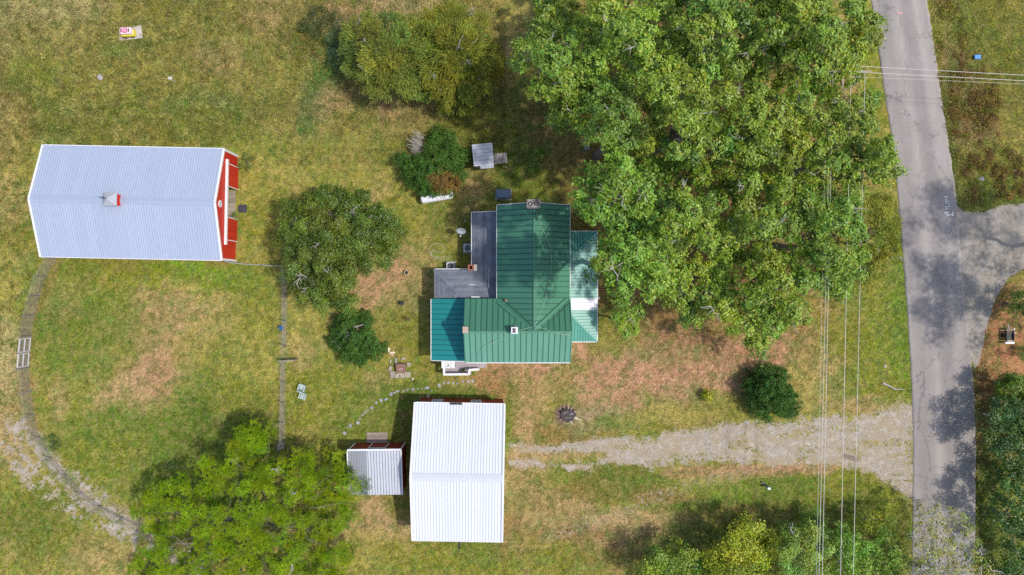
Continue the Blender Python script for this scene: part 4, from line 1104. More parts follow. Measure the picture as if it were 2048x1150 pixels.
def leaves(clumps, per, size, aspect, tint, mode='broad', sub=9, spread=.30, flat=.75, droop=0.0, centre=None, var=.22, hue=.10, vein=.25, seed=1, upbias=.8, clumpvar=.16, yellow=0.0):
    """leaf blades spread through the clumps of a crown. clumps: n x 4 (x, y, z, r). Returns verts, quads, colours"""
    rg = np.random.default_rng(seed)
    n = len(clumps)
    c, r = clumps[:, :3], clumps[:, 3]
    # twig ends on each clump
    d = rg.normal(size=(n, sub, 3)); d = nrm(d); d[..., 2] = np.abs(d[..., 2]) * upbias + d[..., 2] * (1 - upbias)
    d[..., 2] *= flat
    tw = c[:, None] + d * r[:, None, None] * rg.uniform(.55, 1.05, (n, sub, 1))
    k = max(1, per // sub)
    off = rg.normal(size=(n, sub, k, 3)) * (spread * r)[:, None, None, None]
    off[..., 2] *= .7
    p = (tw[:, :, None] + off)
    outw = nrm(p - c[:, None, None] + np.array([0, 0, .1]))
    if mode == 'spray':                                     # long flat sprays that point away from the stem
        rad = nrm((p - centre) * np.array([1, 1, .35]))
        ax = nrm(rad + rg.normal(size=p.shape) * .42)
        ax[..., 2] -= droop; ax = nrm(ax)
        nn = nrm(np.array([0, 0, 1.]) + rg.normal(size=p.shape) * .45)
    else:
        nn = nrm(outw * 1.05 + np.array([0, 0, .55]) + rg.normal(size=p.shape) * .5)
        ax = nrm(np.cross(nn, rg.normal(size=p.shape)))
        ax[..., 2] -= droop; ax = nrm(ax)
    sd = nrm(np.cross(nn, ax))
    up = np.cross(ax, sd)
    L_ = size * rg.uniform(.6, 1.35, p.shape[:-1])[..., None]
    w = L_ * aspect / 2
    b = p - ax * L_ * .5; t = p + ax * L_ * .5
    m = p + ax * L_ * .05
    s1 = m + sd * w + up * w * .35; s2 = m - sd * w + up * w * .35
    V = np.stack([b, s1, t, s2], -2).reshape(-1, 3)
    nl = len(V) // 4
    i = np.arange(nl) * 4
    F = np.stack([np.stack([i, i + 1, i + 2], -1), np.stack([i, i + 2, i + 3], -1)], 1).reshape(-1, 3)
    tint = np.array(tint)
    cv = (1 + rg.normal(0, clumpvar, (n, 1, 1, 1))) * (1 + rg.normal(0, .12, (n, sub, 1, 1))) * (1 + rg.normal(0, var, (n, sub, k, 1)))
    hu = rg.normal(0, hue, (n, sub, k, 1)) + rg.normal(0, hue * .8, (n, 1, 1, 1))
    C = tint * np.clip(cv, .35, 1.9) * (1 + hu * np.array([1.3, .1, -.8]))
    if yellow:
        yl = rg.random((n, sub, k, 1)) < yellow
        C = np.where(yl, C * np.array([1.9, 1.25, .9]), C)
    C = np.clip(np.repeat(C.reshape(-1, 1, 3), 4, 1).reshape(-1, 3), .004, .6)
    return V, F, C

def rosettes(clumps, per, size, tint, seed=1, fronds=8, lf=6, var=.16):
    """compound leaves: each rosette is a star of long fronds set with leaflets"""
    rg = np.random.default_rng(seed)
    n = len(clumps)
    c, r = clumps[:, :3], clumps[:, 3]
    d = nrm(rg.normal(size=(n, per, 3))); d[..., 2] = np.abs(d[..., 2]) * .9
    p = (c[:, None] + d * r[:, None, None] * rg.uniform(.5, 1.1, (n, per, 1))).reshape(-1, 3)
    dn = d.reshape(-1, 3)
    R = len(p)
    nn = nrm(dn * .6 + np.array([0, 0, 1.]))
    a0 = nrm(np.cross(nn, rg.normal(size=nn.shape))); a1 = np.cross(nn, a0)
    th = np.arange(fronds) / fronds * 2 * np.pi + rg.uniform(0, 6.28, (R, 1)) + rg.normal(0, .16, (R, fronds))
    fd = a0[:, None] * np.cos(th)[..., None] + a1[:, None] * np.sin(th)[..., None]
    fl = size * rg.uniform(.65, 1.2, (R, fronds))
    lift = rg.uniform(.05, .55, (R, fronds, 1))
    fd = nrm(fd + nn[:, None] * lift)
    sdv = nrm(np.cross(nn[:, None] + 0 * fd, fd))
    s = np.linspace(.25, 1.0, lf)
    base = p[:, None, None] + fd[:, :, None] * (fl[..., None] * s)[..., None]
    base[..., 2] -= (fl[..., None] * s ** 2) * .32
    out = []
    for sg in (-1, 1):
        ax = nrm(fd[:, :, None] * .75 + sdv[:, :, None] * sg * .8 + rg.normal(size=base.shape) * .12)
        ll = (fl[..., None] * .40 * (1.1 - .45 * s))[..., None]
        w = ll * .14
        ct = base + ax * ll * .5
        pr = nrm(np.cross(ax, nn[:, None, None] + 0 * ax))
        out.append(np.stack([base, ct + pr * w, base + ax * ll, ct - pr * w], -2))
    V = np.stack(out, 3).reshape(-1, 3)
    i = np.arange(len(V) // 4) * 4
    F = np.stack([i, i + 1, i + 2, i + 3], -1)
    cv = (1 + rg.normal(0, .17, (R, 1, 1, 1, 1))) * (1 + rg.normal(0, var, (R, fronds, lf, 2, 1)))
    C = np.array(tint) * np.clip(cv, .4, 1.8) * (1 + rg.normal(0, .1, (R, 1, 1, 1, 1)) * np.array([1.2, 0, -.5]))
    C = np.clip(np.repeat(C.reshape(-1, 1, 3), 4, 1).reshape(-1, 3), .004, .6)
    return V, F, C

def wander(p, q, n, amp, rg, sag=0.0):
    p, q = Vector(p), Vector(q); L_ = (q - p).length
    out = []
    for i in range(n + 1):
        t = i / n
        v = p.lerp(q, t) + Vector((rg.gauss(0, 1), rg.gauss(0, 1), rg.gauss(0, .6))) * amp * L_ * math.sin(math.pi * t)
        v.z += sag * math.sin(math.pi * t) * L_
        out.append(v)
    return out

def tree(name, label, cat, base, clumps, mesh_data, fork, r0, nl=6, seed=1, group=None, mat=None, bark=None, dead=3, crown='crown', thick=1.0, twigs=True, dead_len=1.6):
    """trunk, limbs, twigs and crown; everything stands on base"""
    rg = random.Random(seed)
    t = thing(name, label, cat, base, 0, group)
    off = np.array([base[0], base[1], base[2]])
    V, F, C = mesh_data
    link(crown, raw_mesh(crown, V - off, F, mat or M_LEAF, tint=C), t, kind='stuff')
    bark = bark or M_BARK
    if len(clumps) == 0: return t
    cl = clumps[:, :3] - off
    cen = cl.mean(0)
    fk = Vector((cen[0] * .35, cen[1] * .35, fork))
    mb = MB()
    pts = wander((0, 0, -.2), fk, 5, .03, rg)
    mb.tube(pts, [r0 * 1.45] + [r0 * (1.05 - .35 * i / 5) for i in range(1, 6)], 10)
    mb.build('trunk', bark, t, smooth=True)
    # k limbs: cluster the clumps by bearing
    ang = np.arctan2(cl[:, 1] - fk.y, cl[:, 0] - fk.x)
    order = np.argsort(ang)
    groups = np.array_split(order, nl)
    for g_ in groups:
        if len(g_) == 0: continue
        m = cl[g_].mean(0)
        e = Vector((fk.x + (m[0] - fk.x) * .75, fk.y + (m[1] - fk.y) * .75, fk.z + (m[2] - fk.z) * .62))
        lim = wander(fk, e, 5, .06, rg, sag=-.05)
        lb = MB(); lb.tube(lim, [r0 * (.55 - .07 * i) * thick for i in range(6)], 7)
        if twigs:
            for j in g_:
                s0 = lim[rg.randint(2, 5)]
                q = Vector(cl[j]) + Vector((rg.gauss(0, .25), rg.gauss(0, .25), clumps[j, 3] * .25))
                lb.tube(wander(s0, q, 4, .08, rg), [r0 * .17, r0 * .13, r0 * .09, r0 * .06, r0 * .025], 5)
        lb.build('limb', bark, t, smooth=True)
    for i in range(dead):
        j = rg.randrange(len(cl)); r = clumps[j, 3]
        p = Vector(cl[j]) - Vector((0, 0, r * .2)); a = rg.uniform(0, 6.28); L_ = rg.uniform(.6, 1.0) * dead_len
        e = p + Vector((math.cos(a) * L_, math.sin(a) * L_, r * .62 + .25))
        db = MB(); ln = wander(p, e, 4, .08, rg); db.tube(ln, [.06, .05, .04, .03, .012], 5)
        for k in range(4):
            s0 = ln[rg.randint(1, 3)]; a2 = a + rg.uniform(-1.2, 1.2)
            db.tube(wander(s0, s0 + Vector((math.cos(a2), math.sin(a2), .35)) * L_ * rg.uniform(.3, .6), 3, .08, rg), [.03, .022, .016, .008], 4)
        db.build('dead_branch', M_TWIG, t)
    return t

def poisson(poly, dmin, seed, holes=(), tries=9000, inset=0):
    rg = np.random.default_rng(seed)
    P_ = np.array(poly, float)
    lo, hi = P_.min(0), P_.max(0)
    c = rg.uniform(lo, hi, (tries, 2))
    s = sdf_poly(c[:, 0], c[:, 1], [tuple(p) for p in poly])
    c = c[s > inset]
    keep = []
    for p in c:
        if any((p[0] - h[0]) ** 2 + (p[1] - h[1]) ** 2 < h[2] ** 2 for h in holes): continue
        if keep and np.min(np.sum((np.array(keep) - p) ** 2, 1)) < dmin * dmin: continue
        keep.append(p)
    return np.array(keep)

def px_clumps(pts, zf, rpx, seed, jz=.5, rv=.2):
    """clump centres given as photo pixels at their own height"""
    rg = np.random.default_rng(seed)
    z = np.array([zf(p[0], p[1]) for p in pts]) + rg.normal(0, jz, len(pts))
    k = MPP * (H - z) / H
    r = rpx * MPP * rg.uniform(1 - rv, 1 + rv, len(pts)) * .8
    return np.stack([(pts[:, 0] - 1024) * k, (575 - pts[:, 1]) * k, z, r], -1)

# ---- the grove right of the house
GROVE = [(1040,90),(1075,60),(1060,15),(1080,-60),(1735,-60),(1752,20),(1758,60),(1745,90),(1718,110),(1716,165),(1742,195),(1765,222),(1782,250),(1800,288),(1796,330),(1778,352),(1750,372),(1730,400),(1728,460),(1738,520),(1735,560),(1700,582),(1645,585),(1618,610),(1600,655),(1560,685),(1530,706),(1500,697),(1462,668),(1440,646),(1395,655),(1345,640),(1305,615),(1262,596),(1215,580),(1200,550),(1196,520),(1208,485),(1225,465),(1196,448),(1170,440),(1155,405),(1172,345),(1195,300),(1185,285),(1150,258),(1105,230),(1072,190),(1042,160),(1034,120)]
HOLES = [(1247,456,20),(1297,305,14),(1392,500,20),(1478,395,16),(1612,332,24),(1278,316,12),(1445,548,14),(1330,585,0),(1420,352,12),(1212,292,12),(1500,165,14),(1690,178,10),(1296,540,14),(1510,345,14)]
CENTRES = [  # photo px of the crown, top height, radius in px, how it looks, tint factors
 (1120,130,14.8,120,'oak at the left edge of the grove, above the little metal-roofed coop',(1.0,1.0,1.0)),
 (1270,70,17.5,120,'broad oak at the top of the grove, left of its middle',(.95,1.03,1.0)),
 (1430,60,17.5,120,'oak at the top middle of the grove with grey limbs showing',(.92,.95,1.0)),
 (1600,60,16.5,130,'tall oak at the top right of the grove beside the road',(1.0,.96,.9)),
 (1240,230,17.0,110,'oak in the upper left of the grove with a dark hollow beside it',(1.02,.98,1.0)),
 (1390,215,18.8,130,'tallest oak in the upper middle of the grove',(1.06,1.02,.95)),
 (1540,250,16.5,130,'yellowish oak in the centre right of the grove',(1.1,1.02,.9)),
 (1690,290,13.5,115,'oak leaning over the road edge where the wires cross',(.98,.98,.95)),
 (1225,385,20.5,85,'separate smaller oak crown nearest the house chimney',(.92,1.08,1.0)),
 (1265,535,21.5,90,'oak crown overhanging the mint porch roof',(.9,1.04,1.0)),
 (1375,430,17.5,115,'pale green oak in the middle of the grove with bare white twigs',(1.06,1.06,1.0)),
 (1530,430,16.5,115,'oak in the middle right of the grove with a thick leaning limb',(1.0,1.02,1.0)),
 (1400,585,14.0,100,'bright green oak at the lower left edge of the grove',(1.12,1.1,.95)),
 (1560,600,14.5,115,'oak at the bottom tip of the grove above the dry lawn',(1.0,1.05,1.0)),
 (1670,470,13.0,95,'dark oak at the lower right of the grove crossed by the wires',(.85,.96,1.0)),
]
OAK = np.array(lin(132, 158, 56)) * 1.06
def build_grove():
    pts = poisson(GROVE, 36, 3, HOLES, 7000, inset=15)
    ce = np.array([(c[0], c[1]) for c in CENTRES], float); rad = np.array([c[3] for c in CENTRES], float)
    dd = np.hypot(pts[:, None, 0] - ce[None, :, 0], pts[:, None, 1] - ce[None, :, 1]) / rad
    own = dd.argmin(1)
    srt = np.sort(dd, 1); seam = {(round(p[0], 3), round(p[1], 3)): 2.6 * (1 - float(sstep(np.array(b - a), .05, .42))) for p, a, b in zip(pts, srt[:, 0], srt[:, 1])}
    for i, (cx, cy, zt, rp, lab, tf) in enumerate(CENTRES):
        m = own == i
        q = pts[m]
        if len(q) < 3: continue
        zf = lambda x, y: zt - 5.4 * min(1.6, ((x - cx) ** 2 + (y - cy) ** 2) / (rp * rp)) - .8
        cl = px_clumps(q, lambda x, y: zf(x, y) - seam.get((round(x, 3), round(y, 3)), 0), 30, 30 + i, jz=1.4, rv=.30)
        # lower tiers, tint darkened as painted shade so that depth reads behind the gaps
        q2 = np.concatenate([q, q]) + np.random.default_rng(i).normal(0, 12, (2 * len(q), 2))
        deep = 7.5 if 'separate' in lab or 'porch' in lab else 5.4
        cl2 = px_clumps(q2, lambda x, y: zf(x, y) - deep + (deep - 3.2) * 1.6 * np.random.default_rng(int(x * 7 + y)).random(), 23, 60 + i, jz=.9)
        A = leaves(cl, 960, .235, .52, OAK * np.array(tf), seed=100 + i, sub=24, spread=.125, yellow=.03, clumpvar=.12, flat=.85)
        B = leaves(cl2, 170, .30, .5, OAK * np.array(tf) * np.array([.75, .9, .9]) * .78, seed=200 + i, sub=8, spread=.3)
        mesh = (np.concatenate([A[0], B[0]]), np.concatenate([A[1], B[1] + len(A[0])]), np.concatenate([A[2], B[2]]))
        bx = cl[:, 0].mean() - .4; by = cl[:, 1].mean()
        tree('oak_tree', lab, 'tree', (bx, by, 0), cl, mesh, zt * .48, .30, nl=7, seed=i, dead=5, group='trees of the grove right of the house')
build_grove()

def simple_tree(name, label, poly, dmin, rpx, ztop, drop, tint, per=300, leaf=.25, asp=.5, base=None, fork=.4, r0=.22, seed=1, mode='broad', jz=.4, holes=(), group=None, dead=3, mat=None, nl=6, sub=9, spread=.28, under=True, cat='tree', yellow=0.0, droop=0.0, extra=None, hue=.1, var=.22, inset=None, clumpvar=.16, thick=1.0, bark=None):
    P_ = np.array(poly, float); cen = P_.mean(0)
    ext = np.sqrt(area([tuple(p) for p in poly]) / math.pi)
    pts = poisson(poly, dmin, seed, holes, 3000, inset=rpx * .5 if inset is None else inset)
    zf = lambda x, y: ztop - drop * min(1.5, ((x - cen[0]) ** 2 + (y - cen[1]) ** 2) / (ext * ext)) - rpx * MPP * .5
    cl = px_clumps(pts, zf, rpx, seed, jz=jz)
    kw = dict(size=leaf, aspect=asp, mode=mode, centre=np.array([cl[:, 0].mean(), cl[:, 1].mean(), cl[:, 2].mean() - 1]), sub=sub, spread=spread, droop=droop, hue=hue, var=var, clumpvar=clumpvar)
    A = leaves(cl, per, tint=tint, seed=seed, yellow=yellow, **kw)
    if under:
        cl2 = cl.copy(); cl2[:, 2] = np.maximum(cl2[:, 2] - cl2[:, 3] * 1.3, .35); cl2[:, 3] *= .9
        B = leaves(cl2, per // 3, tint=np.array(tint) * .95, seed=seed + 50, **kw)
        A = (np.concatenate([A[0], B[0]]), np.concatenate([A[1], B[1] + len(A[0])]), np.concatenate([A[2], B[2]]))
    A[0][:, 2] = np.maximum(A[0][:, 2], .03)
    if extra is not None: A[2][:] = extra(A[0], A[2])
    bx, by = cl[:, 0].mean(), cl[:, 1].mean()
    return tree(name, label, cat, (bx, by, 0), cl, A, max(.3, ztop * fork), r0, nl=nl, seed=seed, dead=dead, mat=mat, group=group, thick=thick, bark=bark, dead_len=1.0 if ztop < 7 else 1.6)

# lone tree between the barn and the house
simple_tree('shade_tree', 'round dense green tree with bare twigs between the big barn and the house',
    [(545,450),(560,405),(620,378),(690,370),(745,385),(800,430),(815,470),(800,505),(780,545),(735,548),(700,575),(718,600),(722,612),(690,625),(650,622),(640,640),(600,600),(580,560),(560,520)],
    21, 20, 8.5, 2.8, np.array(lin(104, 126, 40)) * .92, per=680, leaf=.2, asp=.5, seed=11, dead=12, r0=.28, jz=.6, yellow=.02, group=None, holes=[(640,470,8),(660,540,9),(700,440,7)])
# junipers at the top
simple_tree('juniper_tree', 'feathery dull green juniper left of the yellow-green juniper above the lawn',
    [(672,110),(690,60),(725,22),(790,22),(850,35),(880,90),(872,165),(850,204),(790,200),(728,186),(706,152),(690,138)],
    23, 23, 6.0, 2.4, np.array(lin(124, 138, 52)) * .86, per=520, leaf=.34, asp=.17, seed=12, mode='spray', sub=16, spread=.22, droop=.12, mat=M_NEEDLE, dead=4, r0=.2, jz=.5, clumpvar=.12, holes=[(760,95,8),(800,140,6)])
simple_tree('juniper_tree', 'yellow-green juniper with grey inner branches right of the dull green juniper',
    [(850,110),(840,50),(855,8),(925,4),(970,35),(1000,80),(1012,122),(1000,168),(965,198),(938,220),(885,226),(855,196),(845,150)],
    23, 23, 5.8, 2.4, np.array(lin(136, 142, 42)) * .82, per=460, leaf=.34, asp=.17, seed=13, mode='spray', sub=16, spread=.22, droop=.12, mat=M_NEEDLE, dead=11, r0=.2, jz=.5, clumpvar=.14, holes=[(900,70,8),(925,105,9),(945,125,8)])
simple_tree('scrub_bush', 'loose grey-green bush at the left foot of the dull green juniper', [(650,100),(655,60),(690,35),(720,45),(705,90),(690,130),(662,135)], 17, 16, 2.2, .9, np.array(lin(88, 116, 74)) * .75, per=200, leaf=.2, asp=.25, seed=14, r0=.07, cat='bush', dead=0, mat=M_NEEDLE, mode='spray')
simple_tree('scrub_bush', 'scrubby dark thicket in the long grass at the top, left of the junipers', [(588,60),(600,20),(640,10),(680,20),(665,60),(625,85)], 18, 15, 1.6, .5, np.array(lin(96, 108, 44)) * .8, per=150, leaf=.18, asp=.3, seed=15, r0=.06, cat='bush', dead=0)
# clipped bushes: small leaves, lumpy and dense
def bush(label, poly, ztop, seed, tint, holes=(), dead=0, per=900, leaf=.13, dmin=15.5, rpx=19.5, extra=None, drop=None, name='boxwood_bush', yellow=0):
    return simple_tree(name, label, poly, dmin, rpx, ztop, drop or ztop * .55, tint, per=per, leaf=leaf, asp=.6, seed=seed, holes=holes, dead=dead, r0=.12, jz=.12, cat='bush', mat=M_NEEDLE, fork=.25, sub=20, spread=.15, inset=7, extra=extra, hue=.06, clumpvar=.1, yellow=yellow)
DG = np.array(lin(74, 110, 38)) * .88
bush('round dark green boxwood with a brown broken hollow, below the lone shade tree', [(658,680),(665,645),(690,622),(725,618),(745,630),(752,648),(735,655),(745,668),(766,680),(768,705),(745,722),(712,730),(680,718),(660,700)], 3.2, 21, DG, holes=[(722,662,13)], dead=4)
def browned(V, C):
    wx, wy = (W(890, 366, 1.8).x, W(890, 366, 1.8).y)
    d = np.hypot((V[:, 0] - wx) / 1.35, (V[:, 1] - wy) / .95) + (fbm(V[:, 0] * 2, V[:, 1] * 2, 5, 3) - .5) * 1.2
    m = (1 - sstep(d, .7, 1.2))[:, None]
    return C * (1 - m) + np.array(lin(140, 112, 54)) * .8 * (C.mean(1, keepdims=True) / DG.mean()) * m
bush('big dark green boxwood with a browned patch, touching the long white tank', [(797,320),(803,300),(822,312),(852,300),(852,268),(880,256),(910,266),(930,292),(928,340),(918,372),(905,388),(880,386),(850,392),(825,385),(810,360)], 3.4, 22, DG * np.array([1.05, 1.05, 1]), extra=browned, holes=[(842,285,10)])
bush('double-lobed dark green bush above the gravel driveway', [(1500,750),(1520,732),(1552,730),(1570,745),(1572,762),(1590,775),(1602,800),(1590,828),(1560,838),(1525,836),(1502,815),(1492,780)], 3.4, 23, DG * np.array([.78, .9, .9]))
# dead grey half of the boxwood
def dead_bush():
    b = W(836, 288, 1.2)
    t = thing('dead_shrub', 'pale grey dead dry shrub fanned out at the top left of the big boxwood', 'dead shrub', (b.x, b.y, 0))
    rg = random.Random(9); mb = MB()
    for i in range(340):
        a = rg.gauss(math.radians(118), .75); L_ = rg.uniform(.3, 1.25)
        x0, y0 = rg.gauss(0, .28), rg.gauss(-.1, .45)
        p = Vector((x0, y0, rg.uniform(.4, 1.6))); q = p + Vector((math.cos(a) * .5, math.sin(a) * .35, rg.uniform(.2, .6))) * L_
        mb.tube([p, (p + q) / 2 + Vector((rg.gauss(0, .03), rg.gauss(0, .03), .03)), q], [.024, .016, .006], 4)
    mb.build('dry_twigs', surf('dry_twig', (.50, .46, .40), .95, var=.35, scale=6), t, kind='stuff')
    mb = MB()
    for k in range(5): mb.tube(wander((rg.gauss(0, .1), rg.gauss(0, .1), 0), (rg.gauss(0, .4), rg.gauss(0, .5), 1.3), 4, .06, rg), [.06, .05, .04, .03, .02], 5)
    mb.build('stem', M_BARK, t)
dead_bush()

# the compound-leaved tree at the bottom left
def compound_tree():
    poly = [(272,1010),(300,980),(335,955),(385,965),(400,925),(450,905),(500,915),(545,900),(600,905),(650,900),(690,930),(715,975),(722,985),(705,1010),(720,1035),(700,1060),(710,1100),(690,1150),(680,1200),(300,1200),(262,1150),(285,1100),(275,1060)]
    pts = poisson(poly, 29, 31, [(385,1085,24),(350,1105,20),(430,1072,18),(420,1100,16),(440,1120,22),(470,1135,12)], 5000, inset=10)
    sp = np.array([(500,858),(492,885),(516,880),(478,872),(508,902),(474,900),(530,870)], float)
    pts = np.concatenate([pts, sp])
    zf = lambda x, y: 6.6 - 2.8 * min(1.5, ((x - 500) ** 2 + (y - 1050) ** 2) / (215 ** 2))
    cl = px_clumps(pts, zf, 20.5, 31, jz=.75)
    V, F, C = rosettes(cl, 7, .58, np.array(lin(130, 158, 18)) * .84, 31, fronds=9, var=.25)
    cl2 = cl.copy(); cl2[:, 2] -= 1.2
    V2, F2, C2 = rosettes(cl2, 3, .6, np.array(lin(96, 128, 22)) * .6, 32)  # lower rosettes take a darker tint: shade painted beneath the crown
    mesh = (np.concatenate([V, V2]), np.concatenate([F, F2 + len(V)]), np.concatenate([C, C2]))
    b = W(480, 1060, 4)
    tree('walnut_tree', 'large yellow-green tree with feathery star-shaped leaves at the bottom left', 'tree', (b.x, b.y, 0), cl, mesh, 3.6, .36, nl=8, seed=31, dead=5, mat=foliage('compound_leaf', .55, .3, .15))
compound_tree()

# bottom right trees
YG = np.array(lin(172, 186, 48)) * .92
simple_tree('leafy_tree', 'rounded mid-green tree at the bottom edge, leftmost of the lower right trees', [(1275,1150),(1300,1110),(1340,1085),(1375,1090),(1400,1120),(1410,1160),(1405,1220),(1290,1220)], 22, 22, 5.6, 1.8, np.array(lin(144, 171, 60)) * .92, per=360, leaf=.2, asp=.5, seed=41, r0=.17, dead=2, yellow=.05)
simple_tree('leafy_tree', 'bright yellow-green tree at the bottom with rounded billowing clumps', [(1415,1150),(1425,1100),(1450,1065),(1500,1040),(1530,1038),(1555,1075),(1558,1120),(1540,1150),(1520,1220),(1420,1220)], 25, 25, 6.2, 2.0, YG, per=700, leaf=.2, asp=.6, seed=42, r0=.2, dead=1)
simple_tree('leafy_tree', 'fine-leaved grey-green tree under the three close power lines', [(1565,1150),(1560,1100),(1580,1060),(1620,1050),(1665,1045),(1670,1100),(1665,1220),(1560,1220)], 21, 19, 7.0, 2.2, np.array(lin(161, 190, 81)) * .92, per=420, leaf=.17, asp=.5, seed=43, r0=.18, dead=2)
simple_tree('leafy_tree', 'deep green bushy tree between the two separate power lines at the bottom', [(1670,1220),(1668,1100),(1672,1050),(1720,1055),(1740,1090),(1740,1220)], 21, 20, 6.8, 2.0, np.array(lin(134, 176, 56)) * .92, per=360, leaf=.2, asp=.45, seed=44, r0=.16, dead=1)
simple_tree('leafy_tree', 'dark green low tree right of the last power line, in shade at the bottom', [(1740,1220),(1742,1095),(1755,1050),(1790,1060),(1805,1100),(1810,1160),(1815,1220)], 21, 20, 6.6, 2.0, np.array(lin(120, 154, 48)) * .92, per=330, leaf=.2, asp=.45, seed=45, r0=.14, dead=1, yellow=.04)
simple_tree('roadside_bush', 'yellow-green roadside bush where the driveway verge meets the lower right trees', [(1690,1050),(1705,1025),(1750,1020),(1790,1030),(1795,1060),(1770,1075),(1720,1065)], 18, 17, 4.2, 1.2, np.array(lin(151, 171, 48)) * .92, per=210, leaf=.17, asp=.45, seed=46, r0=.07, dead=0, cat='bush', yellow=.08)
simple_tree('roadside_bush', 'small dark green bush beside the power lines at the top of the lower right trees', [(1600,1050),(1605,1020),(1635,1018),(1660,1035),(1655,1060),(1620,1065)], 17, 16, 2.6, 1.0, np.array(lin(115, 158, 52)) * .92, per=260, leaf=.16, asp=.45, seed=47, r0=.07, dead=0, cat='bush')
simple_tree('roadside_bush', 'shaded green bush behind the bright yellow-green tree at the bottom', [(1556,1075),(1560,1050),(1595,1045),(1600,1080),(1575,1100)], 15, 15, 3.0, 1.0, np.array(lin(115, 155, 52)) * .92, per=230, leaf=.17, asp=.45, seed=48, r0=.07, dead=0, cat='bush')
# sparse tree with bare grey branches over the road
def sparse_tree():
    poly = [(1790,1220),(1800,1110),(1830,1040),(1840,1000),(1880,1010),(1930,1035),(1950,1060),(1955,1110),(1985,1130),(2005,1220)]
    pts = poisson(poly, 15, 51, (), 5000, inset=0)
    zf = lambda x, y: 6.8 - 2.4 * min(1.5, ((x - 1880) ** 2 + (y - 1130) ** 2) / (110 ** 2))
    cl = px_clumps(pts, zf, 13, 51, jz=.6)
    V, F, C = leaves(cl, 80, .17, .55, np.array(lin(156, 166, 70)) * .92, seed=51, sub=6, spread=.42, yellow=.12)
    b = W(1890, 1170, 4)
    t = tree('sparse_tree', 'thin sparse tree with many bare grey branches hanging over the bottom of the road', 'tree', (b.x, b.y, 0), cl, (V, F, C), 3.0, .2, nl=9, seed=51, dead=52, bark=M_TWIG, thick=.8)
sparse_tree()
# right edge
simple_tree('leafy_tree', 'dark green tree with a blue-grey bough, lower right edge beside the road', [(1972,850),(1985,800),(2010,780),(2060,770),(2090,850),(2080,950),(2040,960),(1995,930),(1975,900)], 20, 19, 5.0, 1.8, np.array(lin(84, 117, 54)) * .92, per=360, leaf=.2, asp=.5, seed=61, r0=.16, dead=1, hue=.12)
simple_tree('leafy_tree', 'lime-green topped tree just below the red dirt patch at the right edge', [(1995,780),(2000,748),(2030,738),(2070,745),(2090,790),(2050,800),(2010,798)], 17, 17, 4.4, 1.2, np.array(lin(118, 144, 40)) * .92, per=360, leaf=.18, asp=.55, seed=62, r0=.12, dead=0)
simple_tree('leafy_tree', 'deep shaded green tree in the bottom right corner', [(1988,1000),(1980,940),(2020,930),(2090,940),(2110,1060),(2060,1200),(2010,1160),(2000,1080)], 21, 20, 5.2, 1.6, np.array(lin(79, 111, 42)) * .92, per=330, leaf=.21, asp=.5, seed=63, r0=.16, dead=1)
simple_tree('leafy_tree', 'small bright green crown at the right edge above the dark handcart', [(2022,620),(2028,590),(2050,575),(2100,580),(2100,640),(2050,645)], 17, 16, 4.0, 1.0, np.array(lin(122, 148, 56)) * .92, per=280, leaf=.18, asp=.5, seed=64, r0=.1, dead=0)
simple_tree('roadside_bush', 'little leafy bush at the right edge beside the red dirt', [(2032,700),(2045,690),(2075,695),(2075,730),(2040,722)], 13, 12, 1.6, .5, np.array(lin(114, 136, 52)) * .92, per=160, leaf=.14, asp=.5, seed=65, r0=.05, dead=0, cat='bush')
# trees just beyond the right edge of the picture: their shade lies on the road
for i, (x, y, z, r) in enumerate(((49.4, 3.9, 17.5, 5.4), (49.0, -2.2, 15.0, 4.6), (48.6, -12.5, 7.5, 2.4))):
    rr = np.random.default_rng(70 + i); n = 34
    n = 34 if r < 5 else 46; a, q = rr.uniform(0, 6.28, n), r * np.sqrt(rr.random(n))
    cl = np.stack([x + q * np.cos(a), y + q * np.sin(a), z - 3.8 * (q / r) ** 2 - rr.uniform(0, 4.5, n), rr.uniform(.9, 1.35, n)], -1)
    tree('leafy_tree', ('tall tree beyond the gravel side road, out past the right edge', 'tree beyond the red dirt bank, out past the right edge', 'low tree out past the right edge behind the shaded corner')[i], 'tree', (x, y, 0), cl,
         leaves(cl, 130, .3, .5, OAK, seed=70 + i), z * .45, .2, nl=7, seed=70 + i, dead=0, thick=.6)
# the ochre cedar at the grove's right flank
simple_tree('juniper_tree', 'ochre-green cedar at the right flank of the grove beside the road', [(1735,395),(1760,380),(1785,395),(1798,430),(1800,480),(1790,530),(1760,560),(1738,575),(1715,590),(1720,540),(1732,500),(1728,440)], 17, 17, 6.5, 2.0, np.array(lin(136, 144, 46)) * .92, per=340, leaf=.26, asp=.22, seed=66, mode='spray', droop=.1, mat=M_NEEDLE, r0=.16, dead=3)
simple_tree('leafy_tree', 'small leafy tree standing alone below the low oak, right of the porch', [(1228,655),(1225,630),(1240,612),(1265,608),(1285,622),(1280,650),(1262,672),(1240,674)], 16, 16, 7.0, 1.5, OAK * np.array([1.08, 1.08, 1]), per=330, leaf=.22, asp=.5, seed=67, r0=.11, dead=2)
